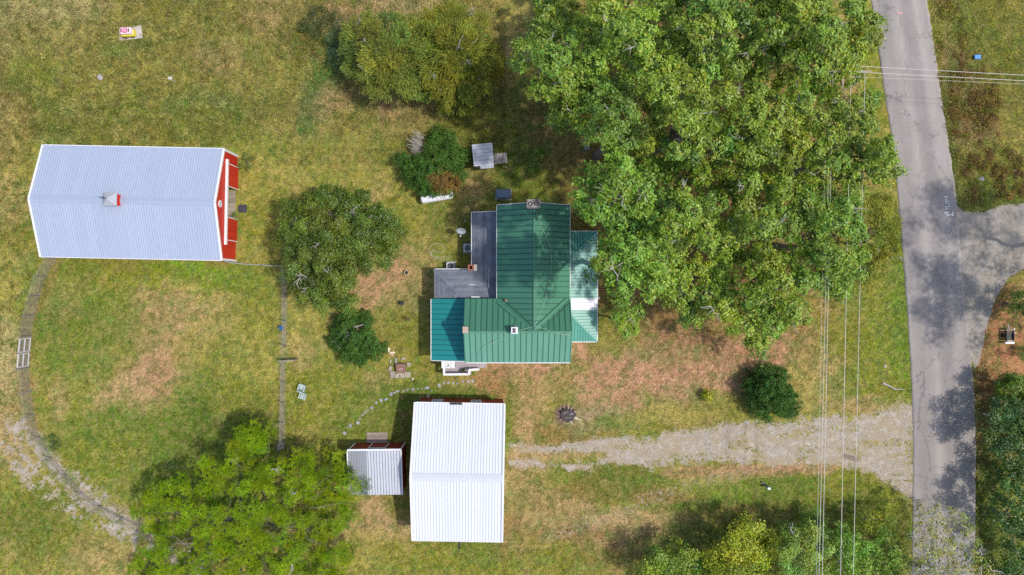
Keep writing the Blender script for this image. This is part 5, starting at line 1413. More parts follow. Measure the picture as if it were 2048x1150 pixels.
# small shrubs and weeds
simple_tree('weed_clump', 'leafy weed bush at the upper right corner of the big barn', [(472,330),(476,308),(500,305),(512,322),(500,340),(480,342)], 12, 11, 1.0, .4, np.array(lin(122, 138, 54)) * .92, per=120, leaf=.17, asp=.35, seed=81, r0=.04, dead=0, cat='bush', under=False)
simple_tree('weed_clump', 'low green weed growing in the barn doorway', [(462,428),(470,420),(480,430),(474,440),(464,440)], 8, 8, .5, .2, np.array(lin(132, 156, 48)) * .92, per=90, leaf=.13, asp=.35, seed=82, r0=.03, dead=0, cat='bush', under=False)
simple_tree('weed_clump', 'dark weedy shrub on the farm track fence line at lower left', [(85,885),(95,868),(125,868),(132,885),(115,902),(92,900)], 13, 12, .9, .4, np.array(lin(102, 126, 44)) * .92, per=130, leaf=.15, asp=.35, seed=83, r0=.04, dead=0, cat='bush', under=False)
simple_tree('young_shrub', 'tiny lone yellow-green shrub on the dry lawn above the driveway', [(1402,797),(1406,783),(1419,782),(1424,792),(1417,803)], 6, 11, 1.3, .3, np.array(lin(176, 184, 30)) * 1.0, per=420, leaf=.15, asp=.5, seed=84, r0=.03, dead=0, cat='bush', under=False)
simple_tree('young_shrub', 'small reddish-brown shrub west of the teal roof', [(808,640),(810,630),(822,630),(826,640),(818,646)], 8, 8, .6, .2, np.array(lin(134, 106, 70)) * .92, per=110, leaf=.12, asp=.35, seed=85, r0=.03, dead=0, cat='bush', under=False)
simple_tree('young_shrub', 'bright green plant growing at the outside of the deck railing', [(942,752),(943,743),(951,743),(953,751)], 6, 6, .8, .2, np.array(lin(134, 174, 34)) * .92, per=110, leaf=.1, asp=.5, seed=86, r0=.03, dead=0, cat='plant', under=False)
simple_tree('weed_clump', 'green weeds against the white-roofed barn by the tan plank', [(968,800),(965,792),(985,790),(995,797),(985,803)], 8, 8, .5, .2, np.array(lin(110, 146, 42)) * .92, per=110, leaf=.12, asp=.35, seed=87, r0=.03, dead=0, cat='bush', under=False)
simple_tree('weed_clump', 'lime weeds at the lower part of the barn front', [(474,460),(478,452),(488,458),(484,468)], 8, 7, .45, .2, np.array(lin(124, 160, 44)) * .92, per=80, leaf=.12, asp=.35, seed=88, r0=.03, dead=0, cat='bush', under=False)

def weeds(name, label, boxes, tints, seed, rr=(.15, .5)):
    """rank growth nobody could count: low tufted clumps in patches"""
    rg = np.random.default_rng(seed); cl, tn = [], []
    for (x0, x1, y0, y1, n) in boxes:
        px, py = rg.uniform(x0, x1, n * 3), rg.uniform(y0, y1, n * 3)
        k = (fbm(px / 18, py / 18, 200 + seed, 3) > .5) & (px > np.interp(py, np.array(ROAD_R)[:, 1], np.array(ROAD_R)[:, 0]) + 9) | (px < 1100)
        px, py = px[k][:n], py[k][:n]; r = rg.uniform(*rr, len(px))
        z = relief(px, py)
        cl.append(np.stack([(px - 1024) * MPP, (575 - py) * MPP, z + r * .35, r], -1))
    cl = np.concatenate(cl); pick = rg.integers(0, len(tints), len(cl))
    Vs, Fs, Cs, o = [], [], [], 0
    for t in range(len(tints)):
        V, F, C = leaves(cl[pick == t], 34, .2, .2, np.array(lin(*tints[t])) * .95, seed=seed + t, sub=5, spread=.34, flat=.6, var=.3)
        V[:, 2] = np.maximum(V[:, 2], .03); Vs.append(V); Fs.append(F + o); Cs.append(C); o += len(V)
    ob = link(name, raw_mesh(name, np.concatenate(Vs), np.concatenate(Fs), M_GRASS, tint=np.concatenate(Cs)), kind='stuff')
    tag(ob, label, 'weeds')
weeds('meadow_weeds', 'tufts of taller weeds scattered through the unmown field above the barn', [(0, 1000, 0, 280, 620), (0, 60, 280, 700, 60), (560, 690, 20, 120, 60)], [(120, 128, 50), (150, 140, 76), (96, 116, 44), (140, 120, 76)], 5)
weeds('verge_weeds', 'brown and green rank weeds on the verge between the road and the far field', [(1868, 1930, 0, 380, 260), (1925, 2000, 140, 350, 420), (1930, 2048, 300, 400, 260)], [(136, 104, 64), (120, 132, 44), (158, 140, 70), (110, 84, 60)], 9, (.2, .55))
# ================================================================ SMALLER THINGS
def at(px, py, dz=0.0):
    g_ = G(px, py); return (g_.x, g_.y, g_.z + dz)
# ---- fences
M_WIRE = surf('weathered_fence_wire', (.38, .35, .30), .8, metal=0, var=.2)
M_POST = surf('weathered_fence_post', (.30, .265, .235), .9, var=.3, scale=6, rand=.4)
def fence(label, line, h, npost, group, rail=None, spacing=.12, wr=.0045):
    a = [Vector(G(*p)) for p in line]
    t = thing('wire_fence', label, 'fence', tuple(a[0]), 0, group)
    a = [v - a[0] for v in a]
    seg = [(a[i + 1] - a[i]).length for i in range(len(a) - 1)]; tot = sum(seg)
    def along(s):
        for i, L_ in enumerate(seg):
            if s <= L_ or i == len(seg) - 1: return a[i].lerp(a[i + 1], min(1, s / L_))
            s -= L_
    rg = random.Random(len(line) * 7 + npost)
    for i in range(npost):
        p = along(tot * i / (npost - 1)); ln = Vector((rg.gauss(0, .05), rg.gauss(0, .05), 0))
        mb = MB(); mb.tube([p - Vector((0, 0, .2)), p + ln + Vector((0, 0, h + .15))], [.06, .05], 7); mb.build('post', M_POST, t)
    mb = MB(); n = int(tot / .5)
    pts = [along(tot * i / n) for i in range(n + 1)]
    k = int(h / spacing)
    for j in range(k + 1):
        z = h * j / k + .03
        for i in range(n): mb.beam(pts[i] + Vector((0, 0, z)), pts[i + 1] + Vector((0, 0, z)), wr * 2, wr * 2)
    m = int(tot / spacing)
    for i in range(m + 1):
        p = along(tot * i / m); mb.beam(p + Vector((0, 0, .03)), p + Vector((0, 0, h + .03)), wr * 2, wr * 2, (1, 0, 0))
    mb.build('wire_mesh', M_WIRE, t, kind='stuff')
    if rail:
        mb = MB(); mb.tube([p + Vector((0, 0, h + .08)) for p in pts], rail, 6); mb.build('top_rail', surf('pale_rail', (.42, .41, .40), .7, var=.2), t)
    return t
GF = 'wire fences around the paddock'
fence('upper wire fence on the right side of the paddock, below the shade tree', [(573,540),(574,600),(573,691)], 1.25, 4, GF)
fence('lower wire fence on the right side of the paddock, below the open gate', [(571,720),(569,800),(567,886)], 1.25, 5, GF)
fence('short fence with a pale top rail from the barn corner to the shade tree', [(462,525),(500,529),(572,533)], 1.1, 4, GF, rail=.035)
fence('old wire fence running from the barn down to the white double gate', [(113,518),(88,560),(76,605),(66,640),(63,672)], 1.6, 5, GF)
fence('curving wire fence from the white double gate down to the large compound-leaved tree', [(58,736),(64,800),(74,860),(105,915),(135,948),(168,985),(205,1012),(245,1032),(290,1052)], 1.5, 10, GF)
# white double gate
def gate():
    p, q = Vector(G(62.5, 674)), Vector(G(57.5, 733))
    t = thing('farm_gate', 'white two-panel farm gate in the left paddock fence', 'gate', tuple(p))
    d = (q - p); L_ = d.length; u = d.normalized(); Z = Vector((0, 0, 1))
    mw = surf('dull_white_gate_paint', (.56, .54, .53), .7, var=.12, scale=4)
    for i, s in enumerate((0, L_ * .5, L_)):
        mb = MB(); mb.tube([u * s, u * s + Z * 1.75], .07, 8); mb.build('gate_post', M_POST, t)
    for i in range(2):
        a, b = u * (L_ * .5 * i + .09), u * (L_ * .5 * (i + 1) - .09)
        lf = thing_part('gate_leaf', t)
        for z in (.12, .82, 1.52):
            mb = MB(); mb.beam(a + Z * z, b + Z * z, .09, .09); mb.build('gate_rail', mw, lf)
        for c in (a, b):
            mb = MB(); mb.beam(c + Z * .05, c + Z * 1.58, .09, .09, (1, 0, 0)); mb.build('gate_stile', mw, lf)
        mb = MB()
        for k in range(1, 14):
            c = a.lerp(b, k / 14); mb.beam(c + Z * .12, c + Z * 1.5, .014, .014, (1, 0, 0))
        for k in range(1, 12): mb.beam(a + Z * (.12 + k * .117), b + Z * (.12 + k * .117), .014, .014)
        mb.build('gate_mesh', M_WIRE, lf, kind='stuff')
gate()
def open_gate():
    p, q = Vector(G(574, 719)), Vector(G(597, 717.5))
    t = thing('farm_gate', 'grey slatted garden gate standing open across the fence gap', 'gate', tuple(p))
    d = q - p; Z = Vector((0, 0, 1))
    for k in range(5):
        mb = MB(); z = .25 + k * .24; mb.beam(Z * z - d * 0, d + Z * z, .06, .13); mb.build('gate_rail', M_GALV, t)
    for s in (0, .5, 1):
        mb = MB(); mb.beam(d * s, d * s + Z * 1.35, .1, .1, (1, 0, 0)); mb.build('gate_stile', M_POST, t)
    mb = MB(); mb.beam(Z * 1.35 - d * .3, Z * 1.35 + d * .02, .09, .07); mb.build('gate_brace', M_POST, t)
open_gate()
# blue feed bucket hung on the fence
b = at(571, 655)
t = thing('bucket', 'small bright blue bucket hanging on the upper paddock fence', 'bucket', (b[0] - .12, b[1], b[2] + .65))
mb = MB(); mb.lathe([(.14, 0), (.19, .3), (.17, .3), (.13, .04), (.001, .03)], 14); mb.build('pail', surf('blue_plastic', (.02, .19, .55), .4), t)
mb = MB(); mb.tube([(.18 * math.cos(a), 0, .3 + .16 * math.sin(a)) for a in np.linspace(0, math.pi, 9)], .01, 5); mb.build('handle', M_GALV, t)

# ---- propane tank
def tank():
    p, q = W(846, 398, .9), W(901, 388, .9)
    c = (p + q) / 2; d = (q - p); ang = math.atan2(d.y, d.x); L_ = d.length
    t = thing('propane_tank', 'long white propane tank tucked under the browned boxwood', 'tank', (c.x, c.y, 0), ang)
    r = .44
    mb = MB(); pts, rr = [], []
    for k in range(7):
        a = math.pi / 2 * k / 6; pts.append((-L_ / 2 - r * .55 * math.cos(a), 0, .85)); rr.append(max(.02, r * math.sin(a)))
    for k in range(6, -1, -1):
        a = math.pi / 2 * k / 6; pts.append((L_ / 2 + r * .55 * math.cos(a), 0, .85)); rr.append(max(.02, r * math.sin(a)))
    mb.tube(pts, rr, 22); mb.build('tank_shell', surf('white_tank_enamel', (.80, .81, .82), .4, var=.04, dirt=(.6, .58, .52), dirt_amt=.2), t, smooth=True)
    mb = MB(); mb.lathe([(.17, 0), (.17, .16), (.15, .2), (.04, .22)], 16, (-.1, 0, .85 + r - .03)); mb.build('valve_dome', M_WHITE, t)
    for s in (-1, 1):
        mb = MB(); mb.box((s * L_ * .3, 0, .2), (.14, .7, .55)); mb.build('foot', M_CONC, t)
        mb = MB(); mb.tube([(s * L_ * .38, .0, .85 + r - .02), (s * L_ * .38, 0, .85 + r + .09)], .05, 8); mb.build('lifting_lug', M_WHITE, t)
tank()
# ---- generator / cooling box behind the house
def metal_box():
    c = W(1007, 387, 1.0)
    t = thing('generator', 'blue-grey steel generator cabinet standing on a pad above the house', 'generator', (c.x, c.y, 0), 0.0)
    mg = surf('blue_grey_enamel', (.13, .185, .27), .4, var=.1, scale=2)
    mb = MB(); mb.box((0, -.0, .06), (1.55, 1.05, .14)); mb.build('pad', M_CONC, t)
    mb = MB(); mb.box((0, 0, .5), (1.2, .74, .74)); mb.build('cabinet', mg, t)
    mb = MB(); mb.hexa([(-.69, -.43, .88), (.69, -.43, .88), (.69, .43, .88), (-.69, .43, .88)], [(-.63, -.37, .99), (.63, -.37, .99), (.63, .37, .99), (-.63, .37, .99)]); mb.build('lid', mg, t)
    for k in range(5):
        mb = MB(); mb.box((-.25 + k * .12, -.38, .5), (.05, .03, .4)); mb.build('louvre', M_DARK, t)
    mb = MB(); mb.box((-.45, -.52, .3), (.22, .1, .3)); mb.build('control_box', M_DARK, t)
metal_box()
# ---- coop with deck
def coop():
    c = W(966, 309, 2.0); rz = math.radians(5.5)
    t = thing('coop', 'little coop with a grey sheet-metal roof and a weathered plank platform', 'coop', (c.x, c.y, 0), rz)
    z = lambda x, y: 2.0 + (y) * .12
    ms = surf('coop_sheet_metal', (.50, .52, .56), .45, metal=.3, var=.12, scale=1.2, rand=.15, dirt=(.36, .36, .36), dirt_amt=.4); mr = surf('coop_sheet_rib', (.34, .36, .40), .5, metal=.3)
    panels(t, [(-.94, -1.0), (.94, -1.0), (.94, .98), (-.94, .98)], z, 1, .33, ms, mr, 'roof_sheet', gap=.008, ribs=1, seam=None)
    panels(t, [(-.35, -1.28), (.88, -1.28), (.88, -1.0), (-.35, -1.0)], lambda x, y: 1.86, 0, .31, ms, mr, 'lower_roof_sheet', gap=.008, ribs=1, seam=None)
    mm = MB(); mm.box((0, -.02, 1.0), (1.6, 1.75, 1.75)); mm.build('coop_wall', M_WOOD, t)
    mm = MB(); mm.box((.3, -1.0, 1.4), (1.0, .3, .6)); mm.build('nest_box', M_WOOD, t)
    p = thing_part('platform', t)
    n = 9
    for i in range(n):
        mb = MB(); x = 1.02 + i * .135; mb.box((x + .02, -.22 + random.uniform(-.03, .03), .5), (.11 if i != 6 else .06, .98, .04)); mb.build('plank', surf('bleached_plank', (.45, .41, .38), .9, var=.25, scale=5, rand=.5), p)
    for y in (-.6, .15):
        mb = MB(); mb.box((1.6, y, .42), (1.25, .08, .1)); mb.build('joist', M_WOOD, p)
    for x in (1.1, 2.1):
        for y in (-.6, .15): mb = MB(); mb.box((x, y, .2), (.08, .08, .42)); mb.build('leg', M_WOOD, p)
    b = at(1012, 334)
    s = thing('stick', 'pale fallen stick on the grass below the coop platform', 'stick', b)
    mb = MB(); mb.tube([(-.3, .08, .04), (0, .0, .06), (.3, -.14, .04)], [.03, .025, .015], 6); mb.build('wood', M_TWIG, s)
coop()
# ---- satellite dish
def dish():
    c = W(922, 463, 2.2)
    t = thing('satellite_dish', 'grey satellite dish on a pole left of the shingled roof', 'satellite dish', (c.x + .12, c.y, 0))
    mb = MB(); mb.tube([(0, 0, -.1), (0, 0, 2.0)], .04, 8); mb.build('pole', M_GALV, t)
    ax = Vector((-.05, -.72, .62)).normalized(); s = ax.cross(Vector((0, 0, 1))).normalized(); u = s.cross(ax)
    mb = MB(); v, f = [], []; R_, n = .44, 24
    o = Vector((-.12, .12, 2.05))
    for off in (0, -.03):
        v.append(tuple(o + ax * (off)));
        for k in range(1, 5):
            r = R_ * k / 4
            for j in range(n):
                a = 2 * math.pi * j / n; v.append(tuple(o + (s * math.cos(a) * 1.0 + u * math.sin(a) * .92) * r + ax * (.14 * (k / 4) ** 2 + off)))
    m = 1 + 4 * n
    for b_ in (0, m):
        for j in range(n): f.append((b_, b_ + 1 + j, b_ + 1 + (j + 1) % n))
        for k in range(3):
            for j in range(n): a = b_ + 1 + k * n; f.append((a + j, a + n + j, a + n + (j + 1) % n, a + (j + 1) % n))
    e = 1 + 3 * n
    for j in range(n): f.append((e + j, m + e + j, m + e + (j + 1) % n, e + (j + 1) % n))
    mb.add(v, f); mb.build('reflector', surf('dish_grey', (.40, .42, .45), .5), t, smooth=True)
    tip = o + ax * .62 - u * .12
    mb = MB(); mb.tube([o - u * .38 + ax * .1, tip - u * .05], .022, 6); mb.build('feed_arm', M_GALV, t)
    mb = MB(); mb.box(tuple(tip), (.12, .10, .12)); mb.build('receiver', M_WHITE, t)
dish()
# ---- air conditioners
def ac(px, py, label, two):
    c = W(px, py, .8)
    t = thing('air_conditioner', label, 'air conditioner', (c.x, c.y, 0), 0)
    mk = surf('ac_enamel', (.46, .475, .50), .5, var=.06)
    mb = MB(); mb.box((.0, 0, .04), (.95, .95, .1)); mb.build('pad', M_CONC, t)
    mb = MB()
    sq = lambda r, z: [(r * (max(-1, min(1, 1.28 * math.cos(a)))), r * (max(-1, min(1, 1.28 * math.sin(a)))), z) for a in np.linspace(0, 2 * math.pi, 24, endpoint=False)]
    ci = lambda r, z: [(r * math.cos(a), r * math.sin(a), z) for a in np.linspace(0, 2 * math.pi, 24, endpoint=False)]
    rings = [sq(.38, .09), sq(.38, .78), sq(.36, .84), ci(.28, .84), ci(.28, .45), ci(.001, .45)]
    v = [p for r in rings for p in r]; f = []
    for k in range(5):
        for j in range(24): f.append((k * 24 + j, k * 24 + (j + 1) % 24, (k + 1) * 24 + (j + 1) % 24, (k + 1) * 24 + j))
    mb.add(v, f); mb.build('casing', mk, t)
    mb = MB(); mb.lathe([(.001, 0), (.275, 0), (.275, .02), (.001, .02)], 20, (0, 0, .46)); mb.build('fan_well', M_DARK, t)
    for k in range(3):
        a = k * 2.094 + .6; mb = MB()
        mb.add([(.05 * math.cos(a), .05 * math.sin(a), .62), (.25 * math.cos(a - .3), .25 * math.sin(a - .3), .60), (.25 * math.cos(a + .35), .25 * math.sin(a + .35), .68),
                (.05 * math.cos(a), .05 * math.sin(a), .60), (.25 * math.cos(a - .3), .25 * math.sin(a - .3), .585), (.25 * math.cos(a + .35), .25 * math.sin(a + .35), .665)],
               [(0, 1, 2), (5, 4, 3), (0, 3, 4, 1), (1, 4, 5, 2), (2, 5, 3, 0)])
        mb.build('fan_blade', mk if two else M_DARK, t)
    mb = MB()
    for r in (.1, .18, .25): mb.tube([(r * math.cos(a), r * math.sin(a), .835) for a in np.linspace(0, 2 * math.pi, 17)], .006, 4, cap=False)
    for k in range(8): a = k * math.pi / 8; mb.beam((-.27 * math.cos(a), -.27 * math.sin(a), .83), (.27 * math.cos(a), .27 * math.sin(a), .83), .008, .008)
    mb.build('grille', M_GALV, t)
ac(935, 496, 'air conditioner with pale fan blades beside the long shingled roof edge', True)
ac(900.5, 532, 'air conditioner with a dark round fan above the lower shingled roof', False)
# ---- garden hose
def hose():
    pts = [(905,512),(893,518),(880,518),(866,514),(862,507),(866,500),(872,503),(884,506),(889,496),(880,488),(868,488),(860,494),(859,504),(866,511),(880,514),(894,511)]
    a = at(877, 505)
    t = thing('garden_hose', 'pale garden hose lying in loops on the grass by the dish', 'hose', a)
    mb = MB(); P_ = [Vector(at(*p, .035)) - Vector(a) for p in pts]
    out = []
    for i in range(len(P_) - 1):
        p0, p1, p2, p3 = P_[max(0, i - 1)], P_[i], P_[i + 1], P_[min(len(P_) - 1, i + 2)]
        for k in range(4):
            s = k / 4; out.append(.5 * ((2 * p1) + (p2 - p0) * s + (2 * p0 - 5 * p1 + 4 * p2 - p3) * s * s + (3 * p1 - p0 - 3 * p2 + p3) * s ** 3))
    mb.tube(out, .022, 6); mb.build('hose', surf('pale_hose', (.50, .52, .36), .6), t)
hose()
# ---- pots
def pot(px, py, label, mat, r=.2, soil=(.06, .04, .03), plant=None, name='flower_pot'):
    t = thing(name, label, 'pot', at(px, py))
    mb = MB(); mb.lathe([(r * .75, 0), (r, .34), (r * 1.12, .34), (r * 1.12, .4), (r * .92, .4), (r * .88, .32), (.001, .32)], 18); mb.build('pot_wall', mat, t)
    mb = MB(); mb.lathe([(.001, .325), (r * .86, .325), (r * .5, .36), (.001, .37)], 14); mb.build('soil', surf('potting_soil', soil, .95), t)
    if plant is not None:
        cl = np.array([[0, 0, .5, r * 1.1]]); V, F, C = leaves(cl, 160, .13, .4, plant, seed=int(px), sub=8)
        link('leaves', raw_mesh('leaves', V, F, M_LEAF, tint=C), t, kind='stuff')
pot(814, 545.5, 'round pale-rimmed pot of dark soil on the lawn left of the shingled roof', surf('pale_glaze', (.55, .5, .36), .6))
pot(805, 606, 'dark blue pot with a sprawling dark plant on the west lawn', surf('blue_glaze', (.03, .04, .09), .3), .19, plant=np.array((.05, .06, .08)))
pot(929, 739, 'white pot holding an olive-green plant on the deck corner', M_WHITE, .15, plant=np.array(lin(92, 102, 50)) * .8)
bpy.data.objects['flower_pot.002'].location.z = .6
# ---- stone planter / outdoor oven place
def hearth():
    o = Vector(at(800, 738))
    t = thing('stone_hearth', 'old stone hearth slab with a square brick fire pit and low border stones', 'fire pit', tuple(o))
    L_ = lambda px, py: (Vector(at(px, py)) - o)
    ms = surf('hearth_stone', (.40, .35, .28), .95, var=.25, scale=6, rand=.45, dirt=(.15, .15, .06), dirt_amt=.6)
    rg = random.Random(2)
    def slab(x0, y0, x1, y1, h, m=ms, name='stone', jit=.05):
        a, b = L_(x0, y1), L_(x1, y0)
        q = [(a.x, a.y), (b.x, a.y), (b.x, b.y), (a.x, b.y)]
        q = [(x + rg.gauss(0, jit), y + rg.gauss(0, jit)) for x, y in q]
        mb = MB(); mb.prism(q, 0, h); mb.build(name, m, t)
    for x0, y0, x1, y1 in ((780,741,790,756),(790.5,745,800,755),(800.5,746,810,756),(810.5,744,822,755),(780,730,784,740),(780,718,783,729),(791,716,797,727),(814,725,823,732),(803,714,810,719)):
        slab(x0, y0, x1, y1, .16)
    a = L_(803, 735)
    for k in range(5):
        for sx, sy, w, d in ((-.36, 0, .14, .8), (.36, 0, .14, .8), (0, .34, .56, .14), (0, -.34, .56, .14)):
            mb = MB(); mb.box((a.x + sx, a.y + sy, .08 + k * .11), (w, d, .1), .1); mb.build('brick', surf('old_hearth_brick', (.29, .17, .14), .9, var=.3, scale=9, rand=.4), t)
    mb = MB(); mb.box((a.x, a.y, .5), (.62, .58, .04), .1); mb.build('iron_plate', surf('rusty_plate', (.27, .14, .10), .8, var=.35, scale=5), t)
    for dx, dy in ((-.14, -.1), (.02, -.11), (.14, -.02)):
        mb = MB(); mb.blob((a.x + dx, a.y + dy, .56), (.05, .05, .05), 8, 5, .05); mb.build('white_pebble', M_WHITE, t)
    b = at(825.5, 757.5); s = tag(MB_blob('white_stone', b, (.13, .15, .12), M_CONC_L, 5), 'single pale stone at the lower right corner of the hearth', 'stone')
    c = at(783, 709)
    s = thing('terracotta_tile', 'broken pinkish flat stone between the hearth and the cream L-shaped boards', 'stone', c)
    mb = MB(); mb.prism([(-.27, .1), (-.2, .17), (.25, .12), (.22, -.1), (.1, -.22), (-.05, -.08)], 0, .09); mb.build('slab', surf('pink_sandstone', (.52, .33, .22), .9, var=.2, scale=5), s)
def MB_blob(name, loc, r, mat, seed=1):
    mb = MB(); mb.blob((0, 0, r[2] * .6), r, 10, 6, .16, seed=seed)
    o = mb.build(name, mat, smooth=False); o.location = loc; return o
M_CONC_L = surf('pale_stone', (.56, .53, .46), .9, var=.15, scale=5)
M_ROCK = surf('lilac_grey_rock', (.40, .36, .37), .95, var=.25, scale=4, bump=.5)
hearth()
o_ = at(784.5, 701); t = thing('corner_board', 'cream painted boards joined in an L on the grass above the hearth', 'board', o_)
mb = MB(); mb.box((-.30, .1, .09), (.15, .42, .16)); mb.build('upright_board', surf('cream_paint', (.74, .70, .50), .6), t)
mb = MB(); mb.box((.03, -.10 - .075, .09), (.50, .13, .16)); mb.build('cross_board', surf('cream_paint', (0, 0, 0)), t)
# ---- lawn chairs
def chair(px, py, rz, label):
    t = thing('lawn_chair', label, 'chair', at(px, py), rz, 'pale lawn chairs beside the paddock fence')
    m = surf('pale_green_resin', (.47, .56, .55), .5, var=.05)
    for i in range(5):
        mb = MB(); mb.box((0, -.2 + i * .1, .40 + .01 * i), (.48, .085, .03)); mb.build('seat_slat', m, t)
    for i in range(5):
        mb = MB(); x = -.2 + i * .1; mb.beam((x, -.25, .42), (x, -.42, .86 - .02 * abs(i - 2)), .08, .025, (1, 0, 0)); mb.build('back_slat', m, t)
    mb = MB(); mb.beam((-.26, -.43, .86), (.26, -.43, .86), .05, .06); mb.build('back_rail', m, t)
    for s in (-1, 1):
        mb = MB(); mb.beam((s * .29, -.36, .62), (s * .29, .24, .62), .09, .03); mb.build('armrest', m, t)
        for y in (-.3, .22): mb = MB(); mb.beam((s * .27, y, 0), (s * .27, y, .605), .06, .05, (1, 0, 0)); mb.build('leg', m, t)
chair(607, 773, math.radians(-18), 'upper pale lawn chair by the fence, wider and facing downwards')
chair(608, 792, math.radians(160), 'lower pale lawn chair by the fence, with rounded back turned away')
# ---- stepping stones
def stones():
    pz = [(885,68,9),(857,70,8),(828,72,8),(793,81,6),(765,83,7),(737,79,9),(708,82,7),(681,96,10),(632,129,4),(607,108,9),(593,112,5),(570,116,5),(549,119,5),(514,118,9),(482,123,8),(455,128,6),(430,128,4),(418,133,7),(402,140,7),(381,152,11),(349,182,9),(318,188,7),(290,203,7),(260,233,10),(236,250,6),(220,263,7),(203,280,7),(188,303,7),(173,325,10),(127,342,12),(91,393,9),(612,160,9),(108,358,5)]
    o = Vector(at(800, 790)); t = thing('stepping_stone_path', 'curving path of grey stepping stones between the deck and the small red shed', 'path', tuple(o))
    rg = random.Random(6); ms = surf('stepping_stone', (.33, .325, .33), .9, var=.15, scale=5, rand=.45, bump=.3)
    for x, y, r in pz:
        px, py = 660 + x / 3.1075, 740 + y / 3.1075
        c = Vector(at(px, py)) - o; R_ = r / 3.1075 * MPP * rg.uniform(1.1, 1.5); n = rg.choice((4, 5, 5, 6)); a0 = rg.uniform(0, 6)
        q = [(c.x + R_ * rg.uniform(.6, 1.3) * math.cos(a0 + 2 * math.pi * k / n), c.y + R_ * rg.uniform(.6, 1.3) * math.sin(a0 + 2 * math.pi * k / n)) for k in range(n)]
        mb = MB(); mb.prism(q, c.z - .03, c.z + .07); mb.build('stone', ms, t)
stones()
# planks by the white barn
for px, py, sx, sy, m, lab in ((869.5, 801, 1.35, .62, M_WOOD, 'grey board step against the white-roofed barn, at its left'), (996, 804, 1.12, .62, surf('tan_plank', (.50, .36, .22), .85, var=.15), 'tan plywood step against the white-roofed barn, at its right')):
    b = at(px, py); t = thing('wooden_step', lab, 'step', b)
    mb = MB(); mb.box((0, -.05, .26), (sx, sy, .05)); mb.build('tread', m, t)
    for s in (-1, 1): mb = MB(); mb.box((s * (sx / 2 - .08), -.05, .11), (.08, sy - .06, .24)); mb.build('riser', M_WOOD, t)
# barn: dark mat in front of the doorway, paving
b = at(485, 417); t = thing('rubber_mat', 'black square rubber mat lying in front of the barn doorway', 'mat', b)
mb = MB(); mb.prism([(-.4, -.36), (.42, -.40), (.42, .38), (-.4, .34)], .02, .07); mb.build('mat', surf('black_rubber', (.055, .05, .07), .7, var=.2), t)
# ---- ride-on toy car on its slab
def toy():
    o = Vector(at(262, 68)); t = thing('concrete_slab', 'broken pale concrete slab in the long grass at the upper left', 'slab', tuple(o))
    q = [(-1.10, -.70), (-.3, -.62), (1.15, -.42), (1.08, .55), (1.0, .82), (.2, .55), (-1.02, .42)]
    mid = (0.05, 0)
    for i in range(len(q)):
        a, b_ = q[i], q[(i + 1) % len(q)]
        mb = MB(); mb.prism(ccw([(mid[0] + (p[0] - mid[0]) * s, mid[1] + (p[1] - mid[1]) * s) for p, s in ((a, 1), (b_, 1), (b_, .04), (a, .04))]), -.03, .13 + .02 * (i % 3)); mb.build('slab_piece', surf('pale_broken_concrete', (.52, .46, .42), .9, var=.15, scale=3, rand=.2), t)
    t = thing('toy_car', 'pink and yellow child ride-on toy car on the concrete slab', 'toy car', (o.x - .05, o.y + .02, o.z + .16), math.radians(2))
    mp = surf('pink_plastic', (.72, .30, .42), .4, var=.05); my = surf('yellow_plastic', (.66, .55, .05), .4, var=.05); mw = surf('pale_pink_plastic', (.80, .62, .66), .4)
    mb = MB()
    rr = lambda L_, B, z, r=.16: [((L_ / 2 - r) * sx + r * math.cos(a), (B / 2 - r) * sy + r * math.sin(a), z) for sx, sy, a0 in ((1, 1, 0), (-1, 1, 1), (-1, -1, 2), (1, -1, 3)) for a in np.linspace(a0 * math.pi / 2, (a0 + 1) * math.pi / 2, 5)]
    def rounded(L_, B, z0, z1, m, name, par, dx=0, dy=0, top=.9):
        mb = MB(); lo = [(x + dx, y + dy, z) for x, y, z in rr(L_, B, z0)]; hi = [(x * top + dx, y * top + dy, z) for x, y, z in rr(L_, B, z1)]
        n = len(lo); mb.add(lo + hi, [tuple(range(n - 1, -1, -1)), tuple(range(n, 2 * n))] + [(i, (i + 1) % n, n + (i + 1) % n, n + i) for i in range(n)]); return mb.build(name, m, par)
    rounded(1.32, .74, .12, .38, my, 'lower_body', t, .02, -.08, .96)
    rounded(1.16, .64, .382, .58, mw, 'upper_body', t, -.04, .03, .95)
    rounded(.44, .5, .582, .74, mp, 'roof', t, -.1, .05, .85)
    for dx in (-.46, .26): rounded(.24, .42, .582, .62, mp if dx < 0 else mw, 'hood', t, dx, .05, .85)
    mb = MB(); mb.tube([(.16 + .1 * math.cos(a), .05 + .1 * math.sin(a), .68) for a in np.linspace(0, 2 * math.pi, 13)], .015, 5); mb.build('steering_wheel', M_DARK, t)
    for sx in (-.4, .42):
        for sy in (-.40, .26):
            mb = MB(); mb.tube([(sx, sy - .05, .15), (sx, sy + .05, .15)], .15, 14); mb.build('wheel', surf('dark_plastic', (.06, .05, .05), .6), t)
toy()
for px, py, r, lab in ((202, 156, (.26, .30, .2), 'rounded lilac-grey rock in the field, left of the two rocks above the barn'), (342, 157, (.24, .18, .16), 'smaller pale rock in the field, right of the two rocks above the barn')):
    b = at(px, py); tag(MB_blob('rock', b, r, M_ROCK if px < 300 else M_CONC_L, px), lab, 'rock')
tag(MB_blob('rock', at(350, 163), (.14, .11, .1), M_ROCK, 4), 'little chip of rock touching the smaller pale rock in the field', 'rock')
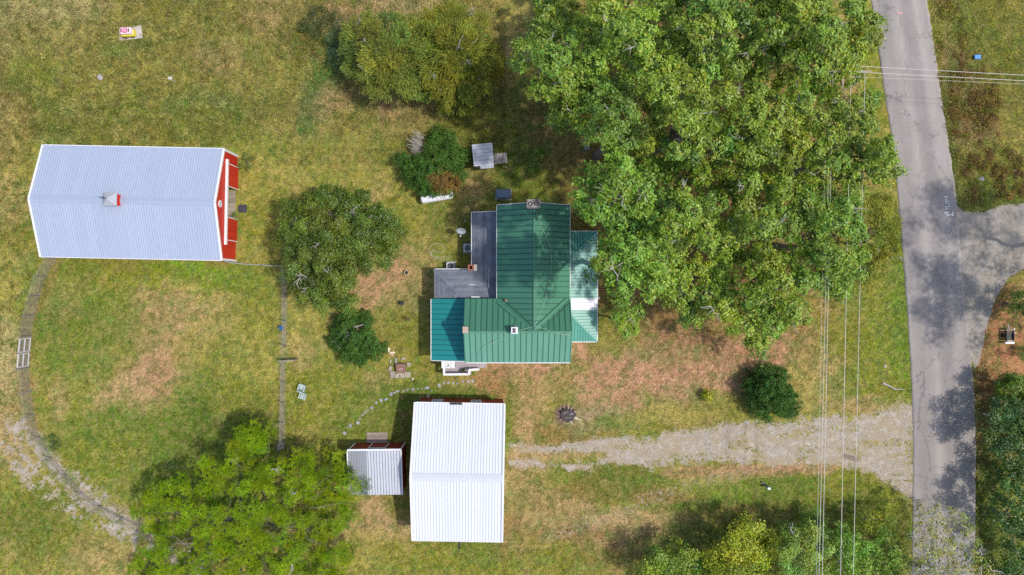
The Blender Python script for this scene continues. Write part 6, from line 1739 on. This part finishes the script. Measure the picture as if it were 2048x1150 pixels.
# ---- stump
def stump():
    o = Vector(at(1135, 829)); t = thing('tree_stump', 'old dark tree stump with pale splayed roots on the dry lawn', 'tree stump', tuple(o))
    rg = random.Random(12); n = 18
    mb = MB(); rad = [.66 * (1 + rg.uniform(-.09, .09)) for _ in range(n)]
    v = []
    for s, z in ((1.35, -.05), (1.08, .12), (1.0, .42)):
        for k in range(n): a = 2 * math.pi * k / n; v.append((rad[k] * s * math.cos(a), rad[k] * s * math.sin(a) * .94, z))
    v.append((0, 0, .43)); f = []
    for r in range(2):
        for k in range(n): f.append((r * n + k, r * n + (k + 1) % n, (r + 1) * n + (k + 1) % n, (r + 1) * n + k))
    for k in range(n): f.append((2 * n + k, 2 * n + (k + 1) % n, 3 * n))
    mb.add(v, f); mb.build('stump_body', surf('charred_stump', (.075, .062, .062), .9, var=.4, scale=3, stretch=(1, 5, 1), bump=.7), t)
    for i in range(7):
        a = rg.uniform(0, 6.28); mb = MB(); x, y = .35 * math.cos(a), .3 * math.sin(a)
        mb.beam((x - .15, y, .435), (x + .18, y + .06, .44), .025, .012); mb.build('crack_ridge', M_TWIG, t)
    mr = surf('root_wood', (.36, .26, .21), .95, var=.4, scale=7, rand=.3); mp = surf('pale_root', (.60, .50, .40), .9, var=.2)
    for a, L_, m in ((-.45, 1.0, mp), (-1.15, .75, mp), (.45, .85, mr), (1.05, .7, mr), (1.55, .85, mr), (1.95, .75, mr), (2.5, .7, mr), (2.9, .75, mr), (3.3, .7, mr), (3.75, .8, mr), (4.2, .55, mr)):
        p = Vector((math.cos(a) * .55, math.sin(a) * .52, .16)); q = Vector((math.cos(a) * (.45 + L_), math.sin(a) * (.45 + L_) * .9, .0))
        mb = MB(); mb.tube(wander(p, q, 4, .06, rg), [.16, .12, .085, .05, .02], 6); mb.build('root', m, t)
    mb = MB()
    for i in range(150):
        a = rg.gauss(3.3, .75); r = rg.uniform(.75, 1.22); x, y = r * math.cos(a), r * math.sin(a); b_ = rg.uniform(0, 6); l = rg.uniform(.05, .16)
        mb.beam((x, y, .05), (x + l * math.cos(b_), y + l * math.sin(b_), .07), .04, .02)
    mb.build('bark_chips', surf('bark_chip', (.26, .16, .13), .9, var=.4, scale=9), t, kind='stuff')
stump()
# ---- mailbox-like post by the driveway, fallen branch, rocks
t = thing('utility_marker', 'green-grey leaning marker post with a white cap below the driveway', 'marker post', at(1531, 971), 0)
mb = MB(); mb.beam((-.05, .1, 0), (.02, -.02, .75), .2, .16); mb.build('post_body', surf('green_grey_post', (.14, .20, .20), .6), t)
mb = MB(); mb.box((.04, -.05, .8), (.27, .2, .12)); mb.build('cap', M_WHITE, t)
mb = MB(); mb.beam((-.18, .22, .08), (-.42, .38, .12), .2, .1); mb.build('loose_lid', surf('dark_grey_lid', (.08, .085, .11), .6), t)
b = Vector(at(1785, 773)); t = thing('fallen_branch', 'bare forked grey branch lying on the grass near the road edge', 'branch', tuple(b))
mb = MB(); rg = random.Random(8)
mb.tube([Vector(at(1764, 766, .05)) - b, Vector(at(1774, 770, .08)) - b, Vector(at(1786, 776, .12)) - b, Vector(at(1791, 779, .06)) - b], [.1, .085, .07, .06], 7)
mb.tube([Vector(at(1789, 778, .06)) - b, Vector(at(1799, 778, .1)) - b, Vector(at(1811, 779, .05)) - b], [.06, .05, .012], 6)
mb.build('branch_wood', M_TWIG, t)
tag(MB_blob('rock', at(1769, 732), (.15, .13, .1), M_CONC_L, 9), 'small pale stone in the green grass above the fallen branch', 'rock')
# muddy rut in the driveway
def rut():
    b = Vector(at(1700, 914)); t = tag(MB().build('puddle_rut', M_CONC), 'brown muddy rut in the driveway gravel under the power lines', 'rut') if False else None
    mb = MB(); q = [(-.7, .12), (-.45, .34), (-.1, .22), (.3, .12), (.62, -.1), (.72, -.35), (.5, -.55), (.1, -.30), (-.4, -.12)]
    mb.prism([(x * 1.1, y) for x, y in q], -.02, .035)
    o = mb.build('mud_patch', surf('wet_brown_mud', (.21, .16, .125), .75, var=.25, scale=3, bump=.5), kind='structure'); o.location = tuple(b)
rut()
# ---- right side: handcart on the dirt, mailbox arm
def cart():
    b = Vector(at(2012, 671)); t = thing('utility_trailer', 'small dark trailer with a white tailboard on the red dirt at the right edge', 'trailer', tuple(b))
    md = surf('dark_machine', (.035, .04, .042), .6, var=.3, scale=4)
    for i in range(5): mb = MB(); mb.box((.0, -.35 + i * .17, .42), (.62, .15, .05)); mb.build('bed_board', md, t)
    for s in (-1, 1): mb = MB(); mb.box((s * .34, 0, .52), (.05, .95, .2)); mb.build('side_board', md, t)
    mb = MB(); mb.box((0, -.66, .46), (.86, .17, .16)); mb.build('tailboard', M_WHITE, t)
    mb = MB(); mb.box((0, -.47, .5), (.62, .05, .1)); mb.build('cross_bar', M_GALV, t)
    mb = MB(); mb.box((0, .6, .5), (.78, .16, .2)); mb.build('front_box', surf('grey_brown_box', (.22, .19, .17), .8), t)
    for s in (-1, 1):
        mb = MB(); mb.tube([(s * .40, 0, .2), (s * .5, 0, .2)], .2, 14); mb.build('wheel', M_DARK, t)
    mb = MB(); mb.box((.42, .28, .55), (.25, .07, .06)); mb.box((.36, .66, .6), (.09, .13, .06)); mb.build('lamp_bracket', M_WHITE, t)
    mb = MB(); mb.beam((0, .6, .4), (0, 1.1, .25), .07, .06); mb.build('drawbar', M_GALV, t)
cart()
b = W(1984, 832, 1.2); t = thing('mailbox', 'white bracket of a mailbox post poking out of the dark roadside tree', 'mailbox', (b.x, b.y, 0))
mb = MB(); mb.box((0, 0, .6), (.12, .12, 1.3)); mb.build('post', M_WHITE, t)
mb = MB(); mb.box((.0, .14, 5.05), (.07, .32, .06)); mb.box((.14, 0, 5.05), (.3, .07, .06))
mb.v = [(x, y, z - 3.75) for x, y, z in mb.v]; mb.build('bracket', M_WHITE, t)
# blue bin and stones on the verge
t = thing('storage_bin', 'small bright blue bin on the rough verge right of the road', 'bin', at(1951, 116), .05)
mb = MB(); mb.hexa([(-.24, -.16, 0), (.24, -.16, 0), (.24, .16, 0), (-.24, .16, 0)], [(-.30, -.2, .3), (.30, -.2, .3), (.30, .2, .3), (-.30, .2, .3)]); mb.build('bin_body', surf('blue_plastic', (0, 0, 0)), t)
mb = MB(); mb.hexa([(-.31, -.21, .303), (.31, -.21, .303), (.31, .21, .303), (-.31, .21, .303)], [(-.28, -.18, .35), (.28, -.18, .35), (.28, .18, .35), (-.28, .18, .35)]); mb.build('lid', surf('pale_blue_plastic', (.08, .27, .62), .4), t)
for i, (px, py, r, lab) in enumerate(((2028, 342, .16, 'pale stone on the verge above the side road, nearest the right edge'), (1967, 325, .15, 'bluish stone on the verge, upper left of the three by the side road'), (1962, 358, .22, 'flat grey stone on the verge, lowest of the three by the side road'))):
    tag(MB_blob('rock', at(px, py), (r * 1.3, r, r * .7), M_ROCK, 20 + i), lab, 'rock')
# white dot lamp, garden chair under the grove
t = thing('garden_light', 'tiny white garden light on a stake in the shaded grass by the dish', 'light', at(931, 442))
mb = MB(); mb.tube([(0, 0, 0), (0, 0, .35)], .02, 6); mb.build('stake', M_DARK, t); mb = MB(); mb.blob((0, 0, .4), (.07, .07, .06), 8, 5, 0); mb.build('lamp_head', M_WHITE, t)
t = thing('garden_bench', 'pale metal garden bench at the left edge of the grove', 'bench', at(1172, 292), .3)
for k in range(4): mb = MB(); mb.box((-.2 + k * .13, .0, .42), (.09, .9, .03)); mb.build('slat', M_GALV, t)
for y in (-.4, .4):
    for x in (-.2, .2): mb = MB(); mb.box((x, y, .2), (.05, .05, .41)); mb.build('leg', M_GALV, t)
mb = MB(); mb.beam((-.3, -.45, .8), (-.3, .45, .8), .05, .3); mb.build('backrest', M_GALV, t)
# brush heap by the lower end of the paddock fence
b = Vector(at(562, 893)); t = thing('log_pile', 'few pale logs heaped at the lower end of the paddock fence', 'logs', tuple(b)); rg = random.Random(3)
for i in range(6):
    mb = MB(); y = -.25 + i * .11; a = rg.uniform(-.1, .5); mb.tube([(-.35, y - .1, .1), (.35, y + .25 * a + .1, .14)], .055, 7); mb.build('log', M_TWIG if i % 2 else M_WOOD, t)
# ---- spray-painted marks on the road
def paint_marks():
    zr_ = .105
    mw = surf('white_road_paint', (.88, .88, .88), .7, var=.05, scale=9); mr = surf('pink_road_paint', (.75, .32, .30), .7)
    # lettering runs down the road: text space u to the photo's down, v to the photo's right-to-left
    def P_(px, py): w = W(px, py, zr_); return (w.x, w.y, zr_)
    glyph = {  # strokes in pixels of the photo, as painted
        'L': [[(1889.2,393.5),(1895.6,393.5)],[(1889.2,393.5),(1889.8,396.2)]],
        'o': [[(1893,399.2),(1890.6,400.2),(1890.3,402),(1891.8,403.4),(1894.6,403),(1895.2,401),(1893.6,399.3)]],
        'c': [[(1894.3,405.5),(1895.2,404.6),(1894.8,403.9)],[(1891,405.2),(1890.8,407),(1892.5,408.2),(1894.6,407.6)]],
        'a': [[(1893.5,408.4),(1891,409),(1890.8,410.4),(1892.5,411.2),(1895.2,410.6),(1895.2,409),(1893.5,408.4)],[(1891,411.4),(1895.6,411.2)]],
        't': [[(1890.5,413.2),(1899.2,412.2)],[(1894.6,410.8),(1894.8,414.8)]],
        'e': [[(1893.4,415.2),(1893.4,418),(1895,418.2),(1895.4,416.4),(1894.2,414.8),(1891.8,415),(1891,416.6),(1891.6,418.4)]]}
    t = thing('road_lettering', 'white sprayed word Locate on the asphalt by the side road', 'road marking', P_(1893, 406))
    o = Vector(P_(1893, 406))
    def stroke(pts, w, m, name, par, org):
        mb = MB()
        for a, b_ in zip(pts[:-1], pts[1:]):
            p, q = Vector(P_(*a)) - org, Vector(P_(*b_)) - org
            d = (q - p).normalized() * w * .4; mb.beam(p - d, q + d, w, .006)
        return mb.build(name, m, par)
    for ch, st in glyph.items():
        mb = MB()
        for s in st:
            for a, b_ in zip(s[:-1], s[1:]):
                p, q = Vector(P_(*a)) - o, Vector(P_(*b_)) - o
                d = (q - p).normalized() * .016; mb.beam(p - d, q + d, .075, .006)
        mb.build('letter', mw, t, label='letter ' + ch)
    a = thing('road_arrow', 'white sprayed two-headed elbow arrow on the asphalt below the lettering', 'road marking', P_(1895, 430)); oa = Vector(P_(1895, 430))
    for s in ([(1892,422.6),(1893.6,431.2),(1907,428.6)], [(1889.3,426.2),(1892,422.4),(1896.3,426)], [(1904.3,424.6),(1908.4,428.4),(1905,431.4)]): stroke(s, .082, mw, 'arrow_stroke', a, oa)
    k = thing('survey_mark', 'short red sprayed dash across the road near the top', 'road marking', P_(1799, 26.5)); ok = Vector(P_(1799, 26.5))
    stroke([(1795,26.5),(1804,26)], .1, mr, 'dash', k, ok)
paint_marks()
# ---- power lines and pole
M_CABLEW = surf('bleached_cable', (.66, .62, .56), .6, var=.08)
def cable(label, p, q, r, sag=.0, n=24):
    p, q = Vector(p), Vector(q)
    t = thing('power_line', label, 'power line', tuple(p), 0, 'overhead wires on the right')
    mb = MB(); pts = []
    for i in range(n + 1):
        s = i / n; v = p.lerp(q, s) - p; v.z -= sag * 4 * s * (1 - s); pts.append(v)
    mb.tube(pts, r, 6); mb.build('wire', M_CABLEW, t)
ZW = 9.0
def ns(xb, xt): # px at y=1150 and at y=590
    m = (xt - xb) / 560.0
    return (lambda y: xb - (y - 1150) * m)
for xb, xt, r, lab in ((1633, 1644, .012, 'thin grey cable, leftmost of the overhead wires running along the road'), (1638, 1651, .020, 'second overhead wire from the left, running along the road'), (1644.5, 1656.5, .022, 'third overhead wire from the left, running along the road'), (1681, 1692.5, .024, 'fourth overhead wire, alone between the close three and the rightmost'), (1706.5, 1719.5, .023, 'rightmost overhead wire running along the road')):
    f = ns(xb, xt)
    cable(lab, W(f(1700), 1700, ZW), W(f(146), 146, ZW), r)
for yl, yr, r, lab in ((133, 150.5, .02, 'upper overhead wire crossing the road to the right'), (145, 161.5, .021, 'middle overhead wire crossing the road to the right'), (154.5, 168, .010, 'thin lower overhead wire crossing the road to the right')):
    m = (yr - yl) / (2048 - 1731)
    cable(lab, W(1695, yl - 36 * m, ZW), W(2500, yl + 769 * m, ZW), r)
pb = W(1690, 142, ZW)
t = thing('utility_pole', 'wooden utility pole inside the grove where the wires meet', 'utility pole', (pb.x, pb.y, 0))
mb = MB(); mb.tube([(0, 0, -.2), (0, 0, 10.2)], [.17, .12], 12); mb.build('pole', M_BARK, t)
for z, sx, sy in ((8.9, 4.4, .12), (8.6, .12, 2.2)): mb = MB(); mb.box((0, 0, z), (sx, sy, .12)); mb.build('crossarm', M_WOOD, t)
for x in (-1.9, -1.4, 0.2, 1.3): mb = MB(); mb.lathe([(.05, 0), (.07, .05), (.04, .1), (.06, .14), (.03, .18)], 8, (x, 0, 8.96)); mb.build('insulator', M_WHITE, t)
pb = W(1670, 1690, ZW)
t = thing('utility_pole', 'wooden utility pole beyond the bottom edge carrying the roadside wires', 'utility pole', (pb.x, pb.y, 0))
mb = MB(); mb.tube([(0, 0, -.2), (0, 0, 10.0)], [.17, .12], 12); mb.build('pole', M_BARK, t)
mb = MB(); mb.box((0, 0, 8.9), (4.0, .12, .12)); mb.build('crossarm', M_WOOD, t)
pb = W(2500, 178, ZW)
t = thing('utility_pole', 'wooden utility pole beyond the right edge across the road', 'utility pole', (pb.x, pb.y, 0))
mb = MB(); mb.tube([(0, 0, -.2), (0, 0, 9.6)], [.17, .12], 12); mb.build('pole', M_BARK, t)
mb = MB(); mb.box((0, 0, 8.9), (.12, 2.4, .12)); mb.build('crossarm', M_WOOD, t)
